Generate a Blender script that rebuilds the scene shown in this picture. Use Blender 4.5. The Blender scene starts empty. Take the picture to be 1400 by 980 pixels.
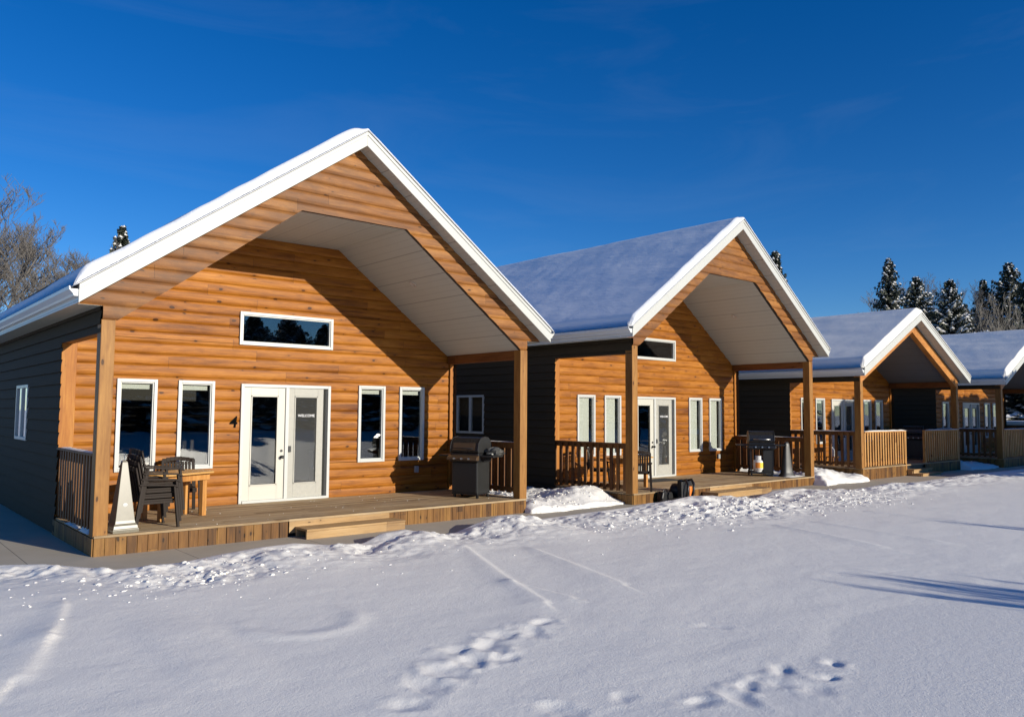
import bpy, math, random
import numpy as np
from mathutils import Vector, Matrix, noise as mnoise
random.seed(7)
R = math.radians
scn = bpy.context.scene
col = scn.collection

# ------------------------------------------------------------------ camera, sky, sun
cam_d = bpy.data.cameras.new('camera'); cam = bpy.data.objects.new('camera', cam_d); col.objects.link(cam)
YAW, PITCH, ROLL = R(40.505), R(3.839), R(.382)
CAM = Vector((-2.874, -12.352, 2.058))
fwd = Vector((math.sin(YAW)*math.cos(PITCH), math.cos(YAW)*math.cos(PITCH), math.sin(PITCH)))
rt0 = Vector((math.cos(YAW), -math.sin(YAW), 0)); up0 = rt0.cross(fwd)
rt = rt0*math.cos(ROLL) + up0*math.sin(ROLL); up = up0*math.cos(ROLL) - rt0*math.sin(ROLL)
m = Matrix((rt, up, -fwd)).transposed().to_4x4(); m.translation = CAM
cam.matrix_world = m
cam_d.sensor_width = 36; cam_d.lens = 1086.574*36/1400
cam_d.clip_start = .05; cam_d.clip_end = 3000
scn.camera = cam

SUNV = Vector((.29, -1, .27)).normalized()
SUN_EL = math.asin(SUNV.z)
sun_d = bpy.data.lights.new('sun', 'SUN'); sun = bpy.data.objects.new('sun', sun_d); col.objects.link(sun)
sun.rotation_euler = SUNV.to_track_quat('Z', 'Y').to_euler()
sun.location = (0, 0, 30)
sun_d.energy = 4.95; sun_d.angle = R(.4); sun_d.color = (1, .93, .8)

w = bpy.data.worlds.new('World'); scn.world = w; w.use_nodes = True
nt = w.node_tree; nt.nodes.clear()
sky = nt.nodes.new('ShaderNodeTexSky'); sky.sky_type = 'NISHITA'; sky.sun_disc = False
sky.sun_elevation = SUN_EL; sky.sun_rotation = math.atan2(SUNV.x, SUNV.y)
sky.altitude = 1200; sky.air_density = 1.0; sky.dust_density = .0; sky.ozone_density = 4.5
hs = nt.nodes.new('ShaderNodeHueSaturation'); hs.inputs['Saturation'].default_value = 1.24
hs.inputs['Hue'].default_value = .511
bg = nt.nodes.new('ShaderNodeBackground'); bg.inputs['Strength'].default_value = .122
wo = nt.nodes.new('ShaderNodeOutputWorld')
nt.links.new(sky.outputs[0], hs.inputs['Color'])
wtc = nt.nodes.new('ShaderNodeTexCoord'); wmp = nt.nodes.new('ShaderNodeMapping'); wmp.inputs['Scale'].default_value = (1.2, 2.0, 9.0); wmp.inputs['Rotation'].default_value = (R(14), R(-10), R(20))
wno = nt.nodes.new('ShaderNodeTexNoise'); wno.inputs['Scale'].default_value = 1.6; wno.inputs['Detail'].default_value = 7; wno.inputs['Roughness'].default_value = .6; wno.inputs['Distortion'].default_value = .8
wrp = nt.nodes.new('ShaderNodeValToRGB'); wrp.color_ramp.elements[0].position = .5; wrp.color_ramp.elements[1].position = .8; wrp.color_ramp.elements[1].color = (.045, .045, .045, 1)
wmx = nt.nodes.new('ShaderNodeMix'); wmx.data_type = 'RGBA'; wmx.inputs[7].default_value = (3.6, 4.3, 5.2, 1)   # faint cirrus
nt.links.new(wtc.outputs['Generated'], wmp.inputs[0]); nt.links.new(wmp.outputs[0], wno.inputs['Vector']); nt.links.new(wno.outputs[0], wrp.inputs[0])
nt.links.new(wrp.outputs[0], wmx.inputs[0]); nt.links.new(hs.outputs[0], wmx.inputs[6]); nt.links.new(wmx.outputs[2], bg.inputs[0]); nt.links.new(bg.outputs[0], wo.inputs[0])
scn.view_settings.view_transform = 'Standard'; scn.view_settings.look = 'None'
scn.view_settings.exposure = .07; scn.view_settings.gamma = 1; scn.view_settings.use_curve_mapping = False
scn.cycles.max_bounces = 8; scn.cycles.transparent_max_bounces = 12

# ------------------------------------------------------------------ helpers
class MB:
    def __init__(s): s.v = []; s.f = []; s.mi = []
    def vert(s, *ps):
        i = len(s.v); s.v.extend([tuple(p) for p in ps]); return i
    def face(s, ids, mi=0): s.f.append(tuple(ids)); s.mi.append(mi)
    def quad(s, a, b, c, d, mi=0):
        i = s.vert(a, b, c, d); s.face((i, i+1, i+2, i+3), mi)
    def box(s, x0, x1, y0, y1, z0, z1, mi=0):
        s.hexa([(x0,y0,z0),(x1,y0,z0),(x1,y1,z0),(x0,y1,z0),(x0,y0,z1),(x1,y0,z1),(x1,y1,z1),(x0,y1,z1)], mi)
    def hexa(s, p, mi=0):
        i = s.vert(*p)
        for q in ((0,3,2,1),(4,5,6,7),(0,1,5,4),(1,2,6,5),(2,3,7,6),(3,0,4,7)): s.face([i+k for k in q], mi)
    def bar(s, a, b, w, d, up=(0,0,1), mi=0, w2=None, d2=None):
        a, b = Vector(a), Vector(b); t = (b-a).normalized(); u = Vector(up)
        if abs(t.dot(u)) > .98: u = Vector((0,1,0))
        x = t.cross(u).normalized(); y = x.cross(t)
        w2 = w2 or w; d2 = d2 or d
        P = []
        for c, W, D in ((a, w, d), (b, w2, d2)):
            P += [c-x*W/2-y*D/2, c+x*W/2-y*D/2, c+x*W/2+y*D/2, c-x*W/2+y*D/2]
        i = s.vert(*P)
        for q in ((3,2,1,0),(4,5,6,7),(0,1,5,4),(1,2,6,5),(2,3,7,6),(3,0,4,7)): s.face([i+k for k in q], mi)
    def tube(s, pts, rad, n=8, caps=True, mi=0):
        pts = [Vector(p) for p in pts]
        if not hasattr(rad, '__len__'): rad = [rad]*len(pts)
        rings = []; u = None
        for k, p in enumerate(pts):
            t = (pts[min(k+1, len(pts)-1)] - pts[max(k-1, 0)]).normalized()
            if u is None: u = t.orthogonal().normalized()
            u = (u - t*u.dot(t)); u = u.normalized() if u.length > 1e-6 else t.orthogonal().normalized()
            w_ = t.cross(u)
            rings.append(s.vert(*[p + (u*math.cos(2*math.pi*j/n) + w_*math.sin(2*math.pi*j/n))*rad[k] for j in range(n)]))
        for k in range(len(pts)-1):
            for j in range(n):
                a, b = rings[k], rings[k+1]; s.face((a+j, a+(j+1) % n, b+(j+1) % n, b+j), mi)
        if caps:
            s.face([rings[0]+j for j in reversed(range(n))], mi); s.face([rings[-1]+j for j in range(n)], mi)
    def prism(s, poly, axis, a0, a1, mi=0):
        """poly: list of 2D points; axis 'y' -> (x,z) extruded along y; 'x' -> (y,z) along x; 'z' -> (x,y) along z"""
        def P(p, a): return {'y': (p[0], a, p[1]), 'x': (a, p[0], p[1]), 'z': (p[0], p[1], a)}[axis]
        n = len(poly); i = s.vert(*[P(p, a0) for p in poly]); j = s.vert(*[P(p, a1) for p in poly])
        s.face([i+k for k in range(n)], mi); s.face([j+k for k in reversed(range(n))], mi)
        for k in range(n): s.face((i+(k+1) % n, i+k, j+k, j+(k+1) % n), mi)
    def lathe(s, prof, c=(0,0,0), n=20, mi=0, sx=1, sy=1):
        r0 = None
        for (r, z) in prof:
            i = s.vert(*[(c[0]+r*sx*math.cos(2*math.pi*j/n), c[1]+r*sy*math.sin(2*math.pi*j/n), c[2]+z) for j in range(n)])
            if r0 is not None:
                for j in range(n): s.face((r0+j, r0+(j+1) % n, i+(j+1) % n, i+j), mi)
            r0 = i
    def build(s, name, mats, parent=None, smooth=False, bevel=0, angle=None):
        me = bpy.data.meshes.new(name); me.from_pydata(s.v, [], s.f); me.update()
        if not isinstance(mats, (list, tuple)): mats = [mats]
        for mt in mats: me.materials.append(mt)
        if len(mats) > 1: me.polygons.foreach_set('material_index', s.mi)
        import bmesh
        bm = bmesh.new(); bm.from_mesh(me); bmesh.ops.recalc_face_normals(bm, faces=bm.faces)
        bm.to_mesh(me); bm.free()
        if smooth:
            me.polygons.foreach_set('use_smooth', [True]*len(me.polygons))
            if angle: me.set_sharp_from_angle(angle=R(angle))
        o = bpy.data.objects.new(name, me); col.objects.link(o)
        if parent: o.parent = parent
        if bevel:
            b = o.modifiers.new('bevel', 'BEVEL'); b.width = bevel; b.segments = 2; b.limit_method = 'ANGLE'; b.angle_limit = R(40)
        return o

def empty(name, loc=(0,0,0), rz=0, parent=None):
    o = bpy.data.objects.new(name, None); col.objects.link(o); o.location = loc; o.rotation_euler = (0,0,rz); o.empty_display_size = .2
    if parent: o.parent = parent
    return o
def tag(o, label=None, cat=None, group=None, kind=None):
    if label: o['label'] = label
    if cat: o['category'] = cat
    if group: o['group'] = group
    if kind: o['kind'] = kind
    return o
def copy_tree(o, parent=None):
    c = o.copy(); col.objects.link(c)
    if parent: c.parent = parent
    for ch in o.children: copy_tree(ch, c)
    return c

# ------------------------------------------------------------------ materials
class NT:
    def __init__(s, name):
        s.m = bpy.data.materials.new(name); s.m.use_nodes = True; s.t = s.m.node_tree; s.t.nodes.clear()
        s.out = s.t.nodes.new('ShaderNodeOutputMaterial')
    def n(s, typ, **kw):
        nd = s.t.nodes.new('ShaderNode'+typ)
        for k, v in kw.items():
            if k == 'ins':
                for kk, vv in v.items():
                    if hasattr(vv, 'links') or isinstance(vv, bpy.types.NodeSocket): s.t.links.new(vv, nd.inputs[kk])
                    else: nd.inputs[kk].default_value = vv
            else: setattr(nd, k, v)
        return nd
    def math(s, op, a, b=0, c=None):
        nd = s.n('Math', operation=op)
        for i, x in enumerate((a, b) if c is None else (a, b, c)):
            if isinstance(x, bpy.types.NodeSocket): s.t.links.new(x, nd.inputs[i])
            else: nd.inputs[i].default_value = x
        return nd.outputs[0]
    def mix(s, f, a, b, blend='MIX'):
        nd = s.n('Mix', data_type='RGBA', blend_type=blend)
        for i, x in ((0, f), (6, a), (7, b)):
            if isinstance(x, bpy.types.NodeSocket): s.t.links.new(x, nd.inputs[i])
            else: nd.inputs[i].default_value = x if i == 0 else (*x, 1)
        return nd.outputs[2]
    def ramp(s, f, stops):
        nd = s.n('ValToRGB'); s.t.links.new(f, nd.inputs[0]); cr = nd.color_ramp
        while len(cr.elements) < len(stops): cr.elements.new(.5)
        for e, (p, c) in zip(cr.elements, stops):
            e.position = p; e.color = (*c, 1) if hasattr(c, '__len__') else (c, c, c, 1)
        return nd.outputs[0]
    def noise(s, vec, scale, detail=3, rough=.55, dist=0):
        return s.n('TexNoise', ins={'Vector': vec, 'Scale': scale, 'Detail': detail, 'Roughness': rough, 'Distortion': dist}).outputs[0]
    def scaled(s, vec, sc, loc=(0,0,0)):
        return s.n('Mapping', ins={'Vector': vec, 'Scale': sc, 'Location': loc}).outputs[0]
    def bsdf(s, color, rough=.6, bump=None, bstr=.3, bdist=.01, **kw):
        p = s.n('BsdfPrincipled')
        for nm, x in (('Base Color', color), ('Roughness', rough)):
            if isinstance(x, bpy.types.NodeSocket): s.t.links.new(x, p.inputs[nm])
            else: p.inputs[nm].default_value = (*x, 1) if hasattr(x, '__len__') else x
        for k, v in kw.items(): p.inputs[k.replace('_', ' ')].default_value = v
        if bump is not None:
            b = s.n('Bump', ins={'Strength': bstr, 'Distance': bdist, 'Height': bump}); s.t.links.new(b.outputs[0], p.inputs['Normal'])
        s.t.links.new(p.outputs[0], s.out.inputs[0]); return p

def wood(name, c_light, c_mid, c_dark, axis='x', course=.2, blen=2.4, knots=1.0, rough=.55, variation=.5, spec=.3, across='z', knot_scale=1, weather=None, off=0, z0=0):
    """boards running along `axis`; `across` is the axis the boards repeat along"""
    t = NT(name); tc = t.n('TexCoord').outputs['Object']
    sp = t.n('SeparateXYZ', ins={0: tc}).outputs
    A = {'x': sp[0], 'y': sp[1], 'z': sp[2]}
    a = A[axis]; b = A[across]; c3 = A[[k for k in 'xyz' if k not in (axis, across)][0]]
    row = t.math('FLOOR', t.math('DIVIDE', t.math('SUBTRACT', b, z0), course))
    rr = t.n('TexWhiteNoise', noise_dimensions='1D', ins={'W': t.math('ADD', row, off)}).outputs[0]
    seg = t.math('ADD', t.math('DIVIDE', a, blen), t.math('MULTIPLY', rr, 7.3))
    sid = t.math('FLOOR', seg)
    rid = t.n('TexWhiteNoise', noise_dimensions='2D', ins={'Vector': t.n('CombineXYZ', ins={0: row, 1: sid}).outputs[0]}).outputs[0]
    shift = t.math('MULTIPLY', rid, 31.7)
    # grain coordinates (along, across, through) shifted board by board
    g = t.n('CombineXYZ', ins={0: t.math('ADD', a, shift), 1: t.math('ADD', b, shift), 2: c3}).outputs[0]
    warp = t.noise(t.scaled(g, (1.3, 5, 5)), 1.0, 3)
    g2 = t.n('VectorMath', operation='ADD', ins={0: g, 1: t.n('CombineXYZ', ins={1: t.math('MULTIPLY', t.math('SUBTRACT', warp, .5), .09)}).outputs[0]}).outputs[0]
    grain = t.noise(t.scaled(g2, (1.6, 30, 30)), 1.0, 5, .68)
    fine = t.noise(t.scaled(g2, (6, 170, 170)), 1.0, 3, .7)
    big = t.noise(t.scaled(g, (.8, 3.5, 3)), 1.0, 3, .6)
    f = t.math('ADD', t.math('MULTIPLY', grain, .75), t.math('MULTIPLY', rid, variation*.5))
    f = t.math('ADD', t.math('SUBTRACT', f, .17), t.math('MULTIPLY', big, .70))
    f = t.math('SUBTRACT', f, .10 + variation*.25)
    cc = t.ramp(f, [(.17, c_dark), (.45, c_mid), (.78, c_light)])
    cc = t.mix(t.math('MULTIPLY', t.math('SUBTRACT', 1, t.ramp(fine, [(.35, 0), (.6, 1)])), .22), cc, c_dark)
    hgt = t.math('ADD', t.math('MULTIPLY', grain, .6), t.math('MULTIPLY', fine, .4))
    if knots:
        kv = t.n('TexVoronoi', feature='F1', ins={'Vector': t.scaled(g2, (3.6*knot_scale, 8.2*knot_scale, .01)), 'Scale': 1.0, 'Randomness': 1.0})
        kr = t.n('SeparateColor', ins={0: kv.outputs['Color']}).outputs[0]
        size = t.math('MULTIPLY', t.math('POWER', kr, 2.0), .16*knots)
        wob = t.math('MULTIPLY', t.math('SUBTRACT', t.noise(g2, 60, 2), .5), .08)
        kd = t.math('ADD', kv.outputs['Distance'], wob)
        k = t.n('MapRange', ins={0: kd, 1: size, 2: t.math('ADD', size, .05), 3: 1, 4: 0}).outputs[0]
        ring = t.n('MapRange', ins={0: kd, 1: size, 2: t.math('ADD', size, .34), 3: 1, 4: 0}).outputs[0]
        on = t.math('GREATER_THAN', kr, .38)
        cc = t.mix(t.math('MULTIPLY', t.math('MULTIPLY', ring, on), .30), cc, c_dark)
        cc = t.mix(t.math('MULTIPLY', t.math('MULTIPLY', k, on), .85), cc, tuple(x*.28 for x in c_dark))
    sm = t.noise(t.scaled(g2, (.9, 13, 13)), 1.0, 4, .6, .4)
    cc = t.mix(t.math('MULTIPLY', t.ramp(sm, [(.50, 0), (.66, 1)]), .32), cc, c_dark)
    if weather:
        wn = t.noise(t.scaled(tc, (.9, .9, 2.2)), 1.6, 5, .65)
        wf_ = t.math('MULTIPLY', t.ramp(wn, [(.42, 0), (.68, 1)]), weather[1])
        if len(weather) > 2:   # stronger brown tint over the left half
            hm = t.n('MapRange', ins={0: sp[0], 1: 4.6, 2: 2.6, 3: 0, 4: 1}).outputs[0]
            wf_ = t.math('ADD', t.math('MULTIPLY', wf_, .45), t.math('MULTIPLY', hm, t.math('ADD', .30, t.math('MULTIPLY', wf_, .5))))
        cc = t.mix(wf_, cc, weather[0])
    # joint between two boards of one course
    fr = t.math('FRACT', seg); e = .004/blen
    j = t.math('ADD', t.math('LESS_THAN', fr, e), t.math('GREATER_THAN', fr, 1-e))
    cc = t.mix(t.math('MULTIPLY', j, .55), cc, tuple(x*.25 for x in c_dark))
    t.bsdf(cc, rough, hgt, .35, .004, Specular_IOR_Level=spec)
    return t.m

def plain(name, c, rough=.5, metal=0, var=.12, sc=8, bump=0, spec=.5, detail=4):
    t = NT(name); tc = t.n('TexCoord').outputs['Object']
    nz = t.noise(tc, sc, detail, .6)
    cc = t.mix(nz, tuple(x*(1-var) for x in c), tuple(min(1, x*(1+var)) for x in c))
    t.bsdf(cc, t.n('MapRange', ins={0: nz, 3: rough*.85, 4: min(1, rough*1.15)}).outputs[0], nz if bump else None, bump, .01, Metallic=metal, Specular_IOR_Level=spec)
    return t.m

M = {}
ORL, ORM, ORD = (.54,.218,.029), (.365,.124,.008), (.115,.030,.003)
M['log'] = wood('log_siding_stain', ORL, ORM, ORD, course=.2, blen=3.4, knots=1.0, variation=.28)
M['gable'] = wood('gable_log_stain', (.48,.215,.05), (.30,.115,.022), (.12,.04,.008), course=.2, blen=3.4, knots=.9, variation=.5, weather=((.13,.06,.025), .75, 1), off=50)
M['post'] = wood('post_wood', (.44,.22,.055), (.31,.14,.03), (.15,.054,.011), axis='z', across='x', course=.5, blen=9, knots=1.1, variation=.2, knot_scale=1.3)
M['trim'] = wood('trim_board_wood', (.54,.24,.042), (.39,.14,.018), (.24,.075,.011), axis='z', across='x', course=.5, blen=9, knots=1.0, variation=.2, knot_scale=1.2)
M['beam'] = wood('beam_wood', (.30,.11,.025), (.20,.07,.016), (.10,.032,.008), axis='y', across='z', course=.5, blen=9, knots=.8, variation=.2)
M['rakebeam'] = wood('rake_beam_wood', (.66,.33,.09), (.50,.21,.05), (.28,.1,.022), axis='x', across='y', course=.5, blen=9, knots=.6, variation=.2)
M['skirt'] = wood('skirt_board_wood', (.30,.15,.035), (.185,.08,.016), (.07,.03,.008), axis='z', across='x', course=.143, blen=5, knots=1.2, variation=1.0, knot_scale=1.4, z0=.0)
M['skirt_side'] = wood('skirt_side_wood', (.30,.15,.035), (.185,.08,.016), (.07,.03,.008), axis='z', across='y', course=.143, blen=5, knots=1.2, variation=1.0, knot_scale=1.4)
M['deck'] = wood('deck_plank_wood', (.56,.42,.24), (.42,.29,.155), (.20,.13,.065), axis='x', across='y', course=.14, blen=3.6, knots=.6, variation=.9, rough=.8, spec=.15, weather=((.46,.38,.27), .4))
M['step'] = wood('step_wood', (.58,.39,.19), (.44,.27,.11), (.22,.12,.05), axis='x', across='z', course=.16, blen=6, knots=.8, variation=.4, weather=((.30,.20,.11), .4))
M['rail'] = wood('railing_wood', (.27,.13,.038), (.17,.068,.018), (.08,.028,.008), axis='z', across='y', course=.2, blen=6, knots=.8, variation=.5)  # side rails: shade deepened in the colour, darker than the front rails
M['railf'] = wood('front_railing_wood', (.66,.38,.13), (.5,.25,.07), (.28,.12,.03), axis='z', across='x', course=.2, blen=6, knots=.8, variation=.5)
M['table'] = wood('table_wood', (.74,.46,.18), (.6,.33,.1), (.34,.16,.04), axis='x', across='y', course=.12, blen=4, knots=.8, variation=.6)
M['table_leg'] = wood('table_leg_wood', (.70,.38,.12), (.55,.26,.07), (.3,.12,.03), axis='z', across='x', course=.5, blen=4, knots=.8, variation=.3)
M['white'] = plain('white_trim_paint', (.53,.53,.48), .45, var=.05, sc=3)
M['frame'] = plain('white_vinyl_frame', (.56,.565,.53), .35, var=.03)
M['storm'] = plain('storm_door_paint', (.50,.485,.42), .5, var=.16, sc=14)
M['door'] = plain('cream_door_paint', (.57,.55,.47), .4, var=.03)
M['gutter'] = plain('white_gutter_metal', (.66,.67,.66), .35, var=.06, sc=2)
M['drip'] = plain('drip_edge_metal', (.03,.03,.03), .5)
M['blackp'] = plain('black_plastic', (.012,.012,.013), .42)
M['grillblk'] = plain('black_enamel_lid', (.02,.019,.018), .28, var=.3)
M['grillgry'] = plain('grey_grill_metal', (.022,.022,.021), .45, var=.2)
M['grillbrn'] = plain('brown_tinted_lid_metal', (.09,.055,.03), .3, var=.25)
M['dkblade'] = plain('dark_charcoal_resin', (.028,.020,.015), .6, spec=.2, var=.3, sc=20)
M['beige'] = plain('beige_grey_resin', (.20,.18,.13), .3, var=.14, sc=9)
M['dkresin'] = plain('dark_grey_resin', (.03,.029,.027), .45, var=.2, sc=9)
M['steel'] = plain('brushed_steel', (.5,.5,.5), .3, metal=1)
M['orange'] = plain('orange_plastic', (.75,.20,.02), .4)
M['tankwhite'] = plain('white_tank_paint', (.75,.75,.72), .35)
M['yellow'] = plain('yellow_label', (.85,.62,.03), .5)
M['lborange'] = plain('orange_label', (.80,.28,.04), .5)
M['blind'] = plain('cream_blind_fabric', (.86,.84,.74), .8, var=.05, sc=30)
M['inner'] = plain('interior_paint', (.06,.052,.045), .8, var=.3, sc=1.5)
M['card'] = plain('brown_cardboard', (.45,.28,.14), .8)
M['found'] = plain('concrete_foundation', (.16,.155,.145), .9, var=.2, bump=.3)
M['mat'] = plain('black_rubber_mat', (.02,.02,.02), .9, bump=.5, sc=60)
M['wlet'] = plain('white_lettering', (.8,.8,.8), .6)
M['black'] = plain('black_number_metal', (.003,.003,.003), .7, spec=.05)
M['outlet'] = plain('grey_outlet_cover', (.33,.33,.32), .5)
M['lamp'] = plain('recessed_lamp_trim', (.55,.50,.42), .4)

def soffit_mat(name, c, pitch=.125, axis=0):
    t = NT(name); tc = t.n('TexCoord').outputs['Object']
    x = t.n('SeparateXYZ', ins={0: tc}).outputs[axis]
    fr = t.math('FRACT', t.math('DIVIDE', x, pitch)); f3 = t.math('FRACT', t.math('DIVIDE', x, pitch*4))
    g1 = t.math('LESS_THAN', fr, .07); g3 = t.math('LESS_THAN', f3, .03)
    nz = t.noise(tc, 2.5, 4)
    cc = t.mix(nz, tuple(k*.93 for k in c), c)
    cc = t.mix(t.math('MULTIPLY', g1, .32), cc, tuple(k*.4 for k in c))
    cc = t.mix(t.math('MULTIPLY', g3, .55), cc, tuple(k*.3 for k in c))
    t.bsdf(cc, .5, t.math('ADD', g1, g3), -.3, .006)
    return t.m
M['soffit'] = soffit_mat('ribbed_soffit_vinyl', (.52,.525,.45))
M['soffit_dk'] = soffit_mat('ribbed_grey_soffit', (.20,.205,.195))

def siding_mat():
    t = NT('charcoal_lap_siding'); tc = t.n('TexCoord').outputs['Object']
    nz = t.noise(t.scaled(tc, (1, .6, 9)), 1.5, 4); fi = t.noise(t.scaled(tc, (1, 3, 60)), 2, 3)
    cc = t.mix(nz, (.040,.029,.017), (.060,.045,.028)); cc = t.mix(t.math('MULTIPLY', fi, .25), cc, (.06,.052,.038))
    t.bsdf(cc, .75, fi, .15, .003, Specular_IOR_Level=.12); return t.m
M['siding'] = siding_mat()

def glass_mat():
    t = NT('window_glass')
    g = t.n('NewGeometry'); dt = t.n('VectorMath', operation='DOT_PRODUCT', ins={0: g.outputs['Normal'], 1: g.outputs['Incoming']}).outputs['Value']
    c5 = t.math('POWER', t.math('SUBTRACT', 1, t.math('ABSOLUTE', dt)), 5)
    f = t.math('MINIMUM', t.math('MULTIPLY', t.math('ADD', .05, t.math('MULTIPLY', c5, .95)), 1.7), 1)
    tr = t.n('BsdfTransparent', ins={'Color': (.86,.88,.87,1)}); gl = t.n('BsdfGlossy', ins={'Color': (1,1,1,1), 'Roughness': .0})
    nz = t.noise(t.n('TexCoord').outputs['Object'], 1.3, 2)
    b = t.n('Bump', ins={'Strength': .06, 'Distance': .02, 'Height': nz}); t.t.links.new(b.outputs[0], gl.inputs['Normal'])
    mx = t.n('MixShader', ins={0: f, 1: tr.outputs[0], 2: gl.outputs[0]}); t.t.links.new(mx.outputs[0], t.out.inputs[0]); return t.m
M['glass'] = glass_mat()
def screen_mat():
    t = NT('insect_screen_mesh')
    tr = t.n('BsdfTransparent'); d = t.n('BsdfDiffuse', ins={'Color': (.30,.30,.28,1)})
    mx = t.n('MixShader', ins={0: .07, 1: tr.outputs[0], 2: d.outputs[0]}); t.t.links.new(mx.outputs[0], t.out.inputs[0]); return t.m
M['screen'] = screen_mat()

def snow_mat(name='snow', ripple=False, sparkle=True, c=(.945,.91,.83)):
    t = NT(name); tc = t.n('TexCoord').outputs['Object']
    a = t.noise(tc, 3.0, 5, .6); b = t.noise(tc, 45, 4, .7); d = t.noise(tc, 160, 2, .6)
    e_ = t.noise(tc, 9, 4, .65)
    h = t.math('ADD', t.math('MULTIPLY', b, .8), t.math('ADD', t.math('MULTIPLY', d, .5), t.math('MULTIPLY', e_, 1.1)))
    if ripple:
        r = t.noise(t.scaled(tc, (5.5, 1.3, 5.5)), 1.6, 4, .62, .6)
        h = t.math('ADD', t.math('MULTIPLY', h, .12), t.math('MULTIPLY', r, 2.4))
    cc = t.mix(a, tuple(x*.96 for x in c), c)
    p = t.bsdf(cc, .6, h, .5 if not ripple else .45, .012, Specular_IOR_Level=.25)
    p.inputs['Subsurface Weight'].default_value = 0
    return t.m
M['snow'] = snow_mat(); M['roofsnow'] = snow_mat('wind_rippled_roof_snow', ripple=True, c=(.90,.91,.92))
M['softsnow'] = snow_mat('smooth_roof_snow')

def concrete_mat():
    t = NT('path_concrete'); tc = t.n('TexCoord').outputs['Object']
    sp = t.n('SeparateXYZ', ins={0: tc}).outputs
    a = t.noise(tc, 1.3, 5, .6); b = t.noise(tc, 40, 3, .7)
    cc = t.mix(a, (.40,.35,.26), (.58,.51,.39)); cc = t.mix(t.math('MULTIPLY', b, .3), cc, (.3,.26,.2))
    g = t.math('LESS_THAN', t.math('FRACT', t.math('DIVIDE', t.math('ADD', sp[0], .8), 1.9)), .006)
    cc = t.mix(t.math('MULTIPLY', g, .8), cc, (.06,.055,.05))
    t.bsdf(cc, .85, t.math('ADD', t.math('MULTIPLY', a, 1), t.math('MULTIPLY', b, .4)), .3, .01); return t.m
M['concrete'] = concrete_mat()
def bark_mat(name, c1, c2):
    t = NT(name); tc = t.n('TexCoord').outputs['Object']
    a = t.noise(t.scaled(tc, (3, 3, .8)), 4, 5, .65)
    t.bsdf(t.mix(a, c1, c2), .9, a, .6, .03); return t.m
M['bark'] = bark_mat('grey_bark', (.13,.115,.10), (.29,.26,.225))
M['birch'] = bark_mat('pale_aspen_bark', (.15,.13,.10), (.36,.33,.28))
M['dkbark'] = bark_mat('dark_spruce_bark', (.05,.035,.025), (.11,.08,.06))
def needle_mat():
    t = NT('spruce_needles'); tc = t.n('TexCoord').outputs['Object']
    a = t.noise(tc, 1.7, 4, .6); b = t.noise(tc, 14, 2)
    cc = t.mix(a, (.040,.050,.034), (.095,.105,.075)); cc = t.mix(t.math('MULTIPLY', b, .5), cc, (.035,.05,.03))
    t.bsdf(cc, .8); return t.m
M['needle'] = needle_mat()
M['leafdry'] = plain('dry_brown_leaf', (.22,.15,.08), .8, var=.4)

# ------------------------------------------------------------------ cladding: real log / lap courses with openings
def LOG(t): return -.026*max(0., 1-abs(2*t-1.04)**3.4)**.6
def LAP(t): return -.030*(1-t)**.7
LOGT = [0, .025, .09, .2, .35, .5, .65, .8, .91, .975, 1]
LAPT = [0, .25, .5, .75, .9, 1]
def clad(mb, frame, z0, z1, spans, breaks, course=.2, prof=LOG, ts=LOGT, phase=0.0):
    k0 = math.floor((z0-phase)/course); k1 = math.ceil((z1-phase)/course)
    for k in range(k0, k1):
        zc = phase + k*course
        zs = sorted(set([round(min(max(zc+t*course, z0), z1), 5) for t in ts] + [round(b, 5) for b in breaks if zc < b < zc+course and z0 < b < z1]))
        for za, zb in zip(zs[:-1], zs[1:]):
            if zb-za < 1e-5: continue
            oa = prof(min(max((za-zc)/course, 0), 1)); ob = prof(min(max((zb-zc)/course, 0), 1))
            sa = spans(za+1e-4); sb = spans(zb-1e-4)
            if len(sa) != len(sb): sb = sa
            for (a0, a1), (b0, b1) in zip(sa, sb):
                if a1-a0 < 1e-4 and b1-b0 < 1e-4: continue
                mb.quad(frame(a0, za, oa), frame(a1, za, oa), frame(b1, zb, ob), frame(b0, zb, ob))
        if ts is LAPT:   # the underside lip of each lap
            za = max(zc, z0); o = prof(0)
            if zc >= z0:
                for a0, a1 in spans(za+1e-4):
                    mb.quad(frame(a0, za, 0), frame(a1, za, 0), frame(a1, za, o), frame(a0, za, o))

def smooth_weld(o, ang=50):
    import bmesh
    bm = bmesh.new(); bm.from_mesh(o.data); bmesh.ops.remove_doubles(bm, verts=bm.verts, dist=6e-4)
    bm.to_mesh(o.data); bm.free()
    o.data.polygons.foreach_set('use_smooth', [True]*len(o.data.polygons)); o.data.set_sharp_from_angle(angle=R(ang))

def text_mesh(s, size, name, mat, parent, loc, rot=(math.pi/2, 0, 0), shear=0, ext=.004):
    cu = bpy.data.curves.new(name, 'FONT'); cu.body = s; cu.size = size; cu.extrude = ext; cu.shear = shear; cu.offset = size*(.018 if s == '4' else .008)
    cu.align_x = 'CENTER'
    o = bpy.data.objects.new(name, cu); col.objects.link(o)
    dg = bpy.context.evaluated_depsgraph_get(); me = bpy.data.meshes.new_from_object(o.evaluated_get(dg))
    bpy.data.objects.remove(o); me.materials.clear(); me.materials.append(mat)
    o = bpy.data.objects.new(name, me); col.objects.link(o); o.parent = parent; o.location = loc; o.rotation_euler = rot
    return o

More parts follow.
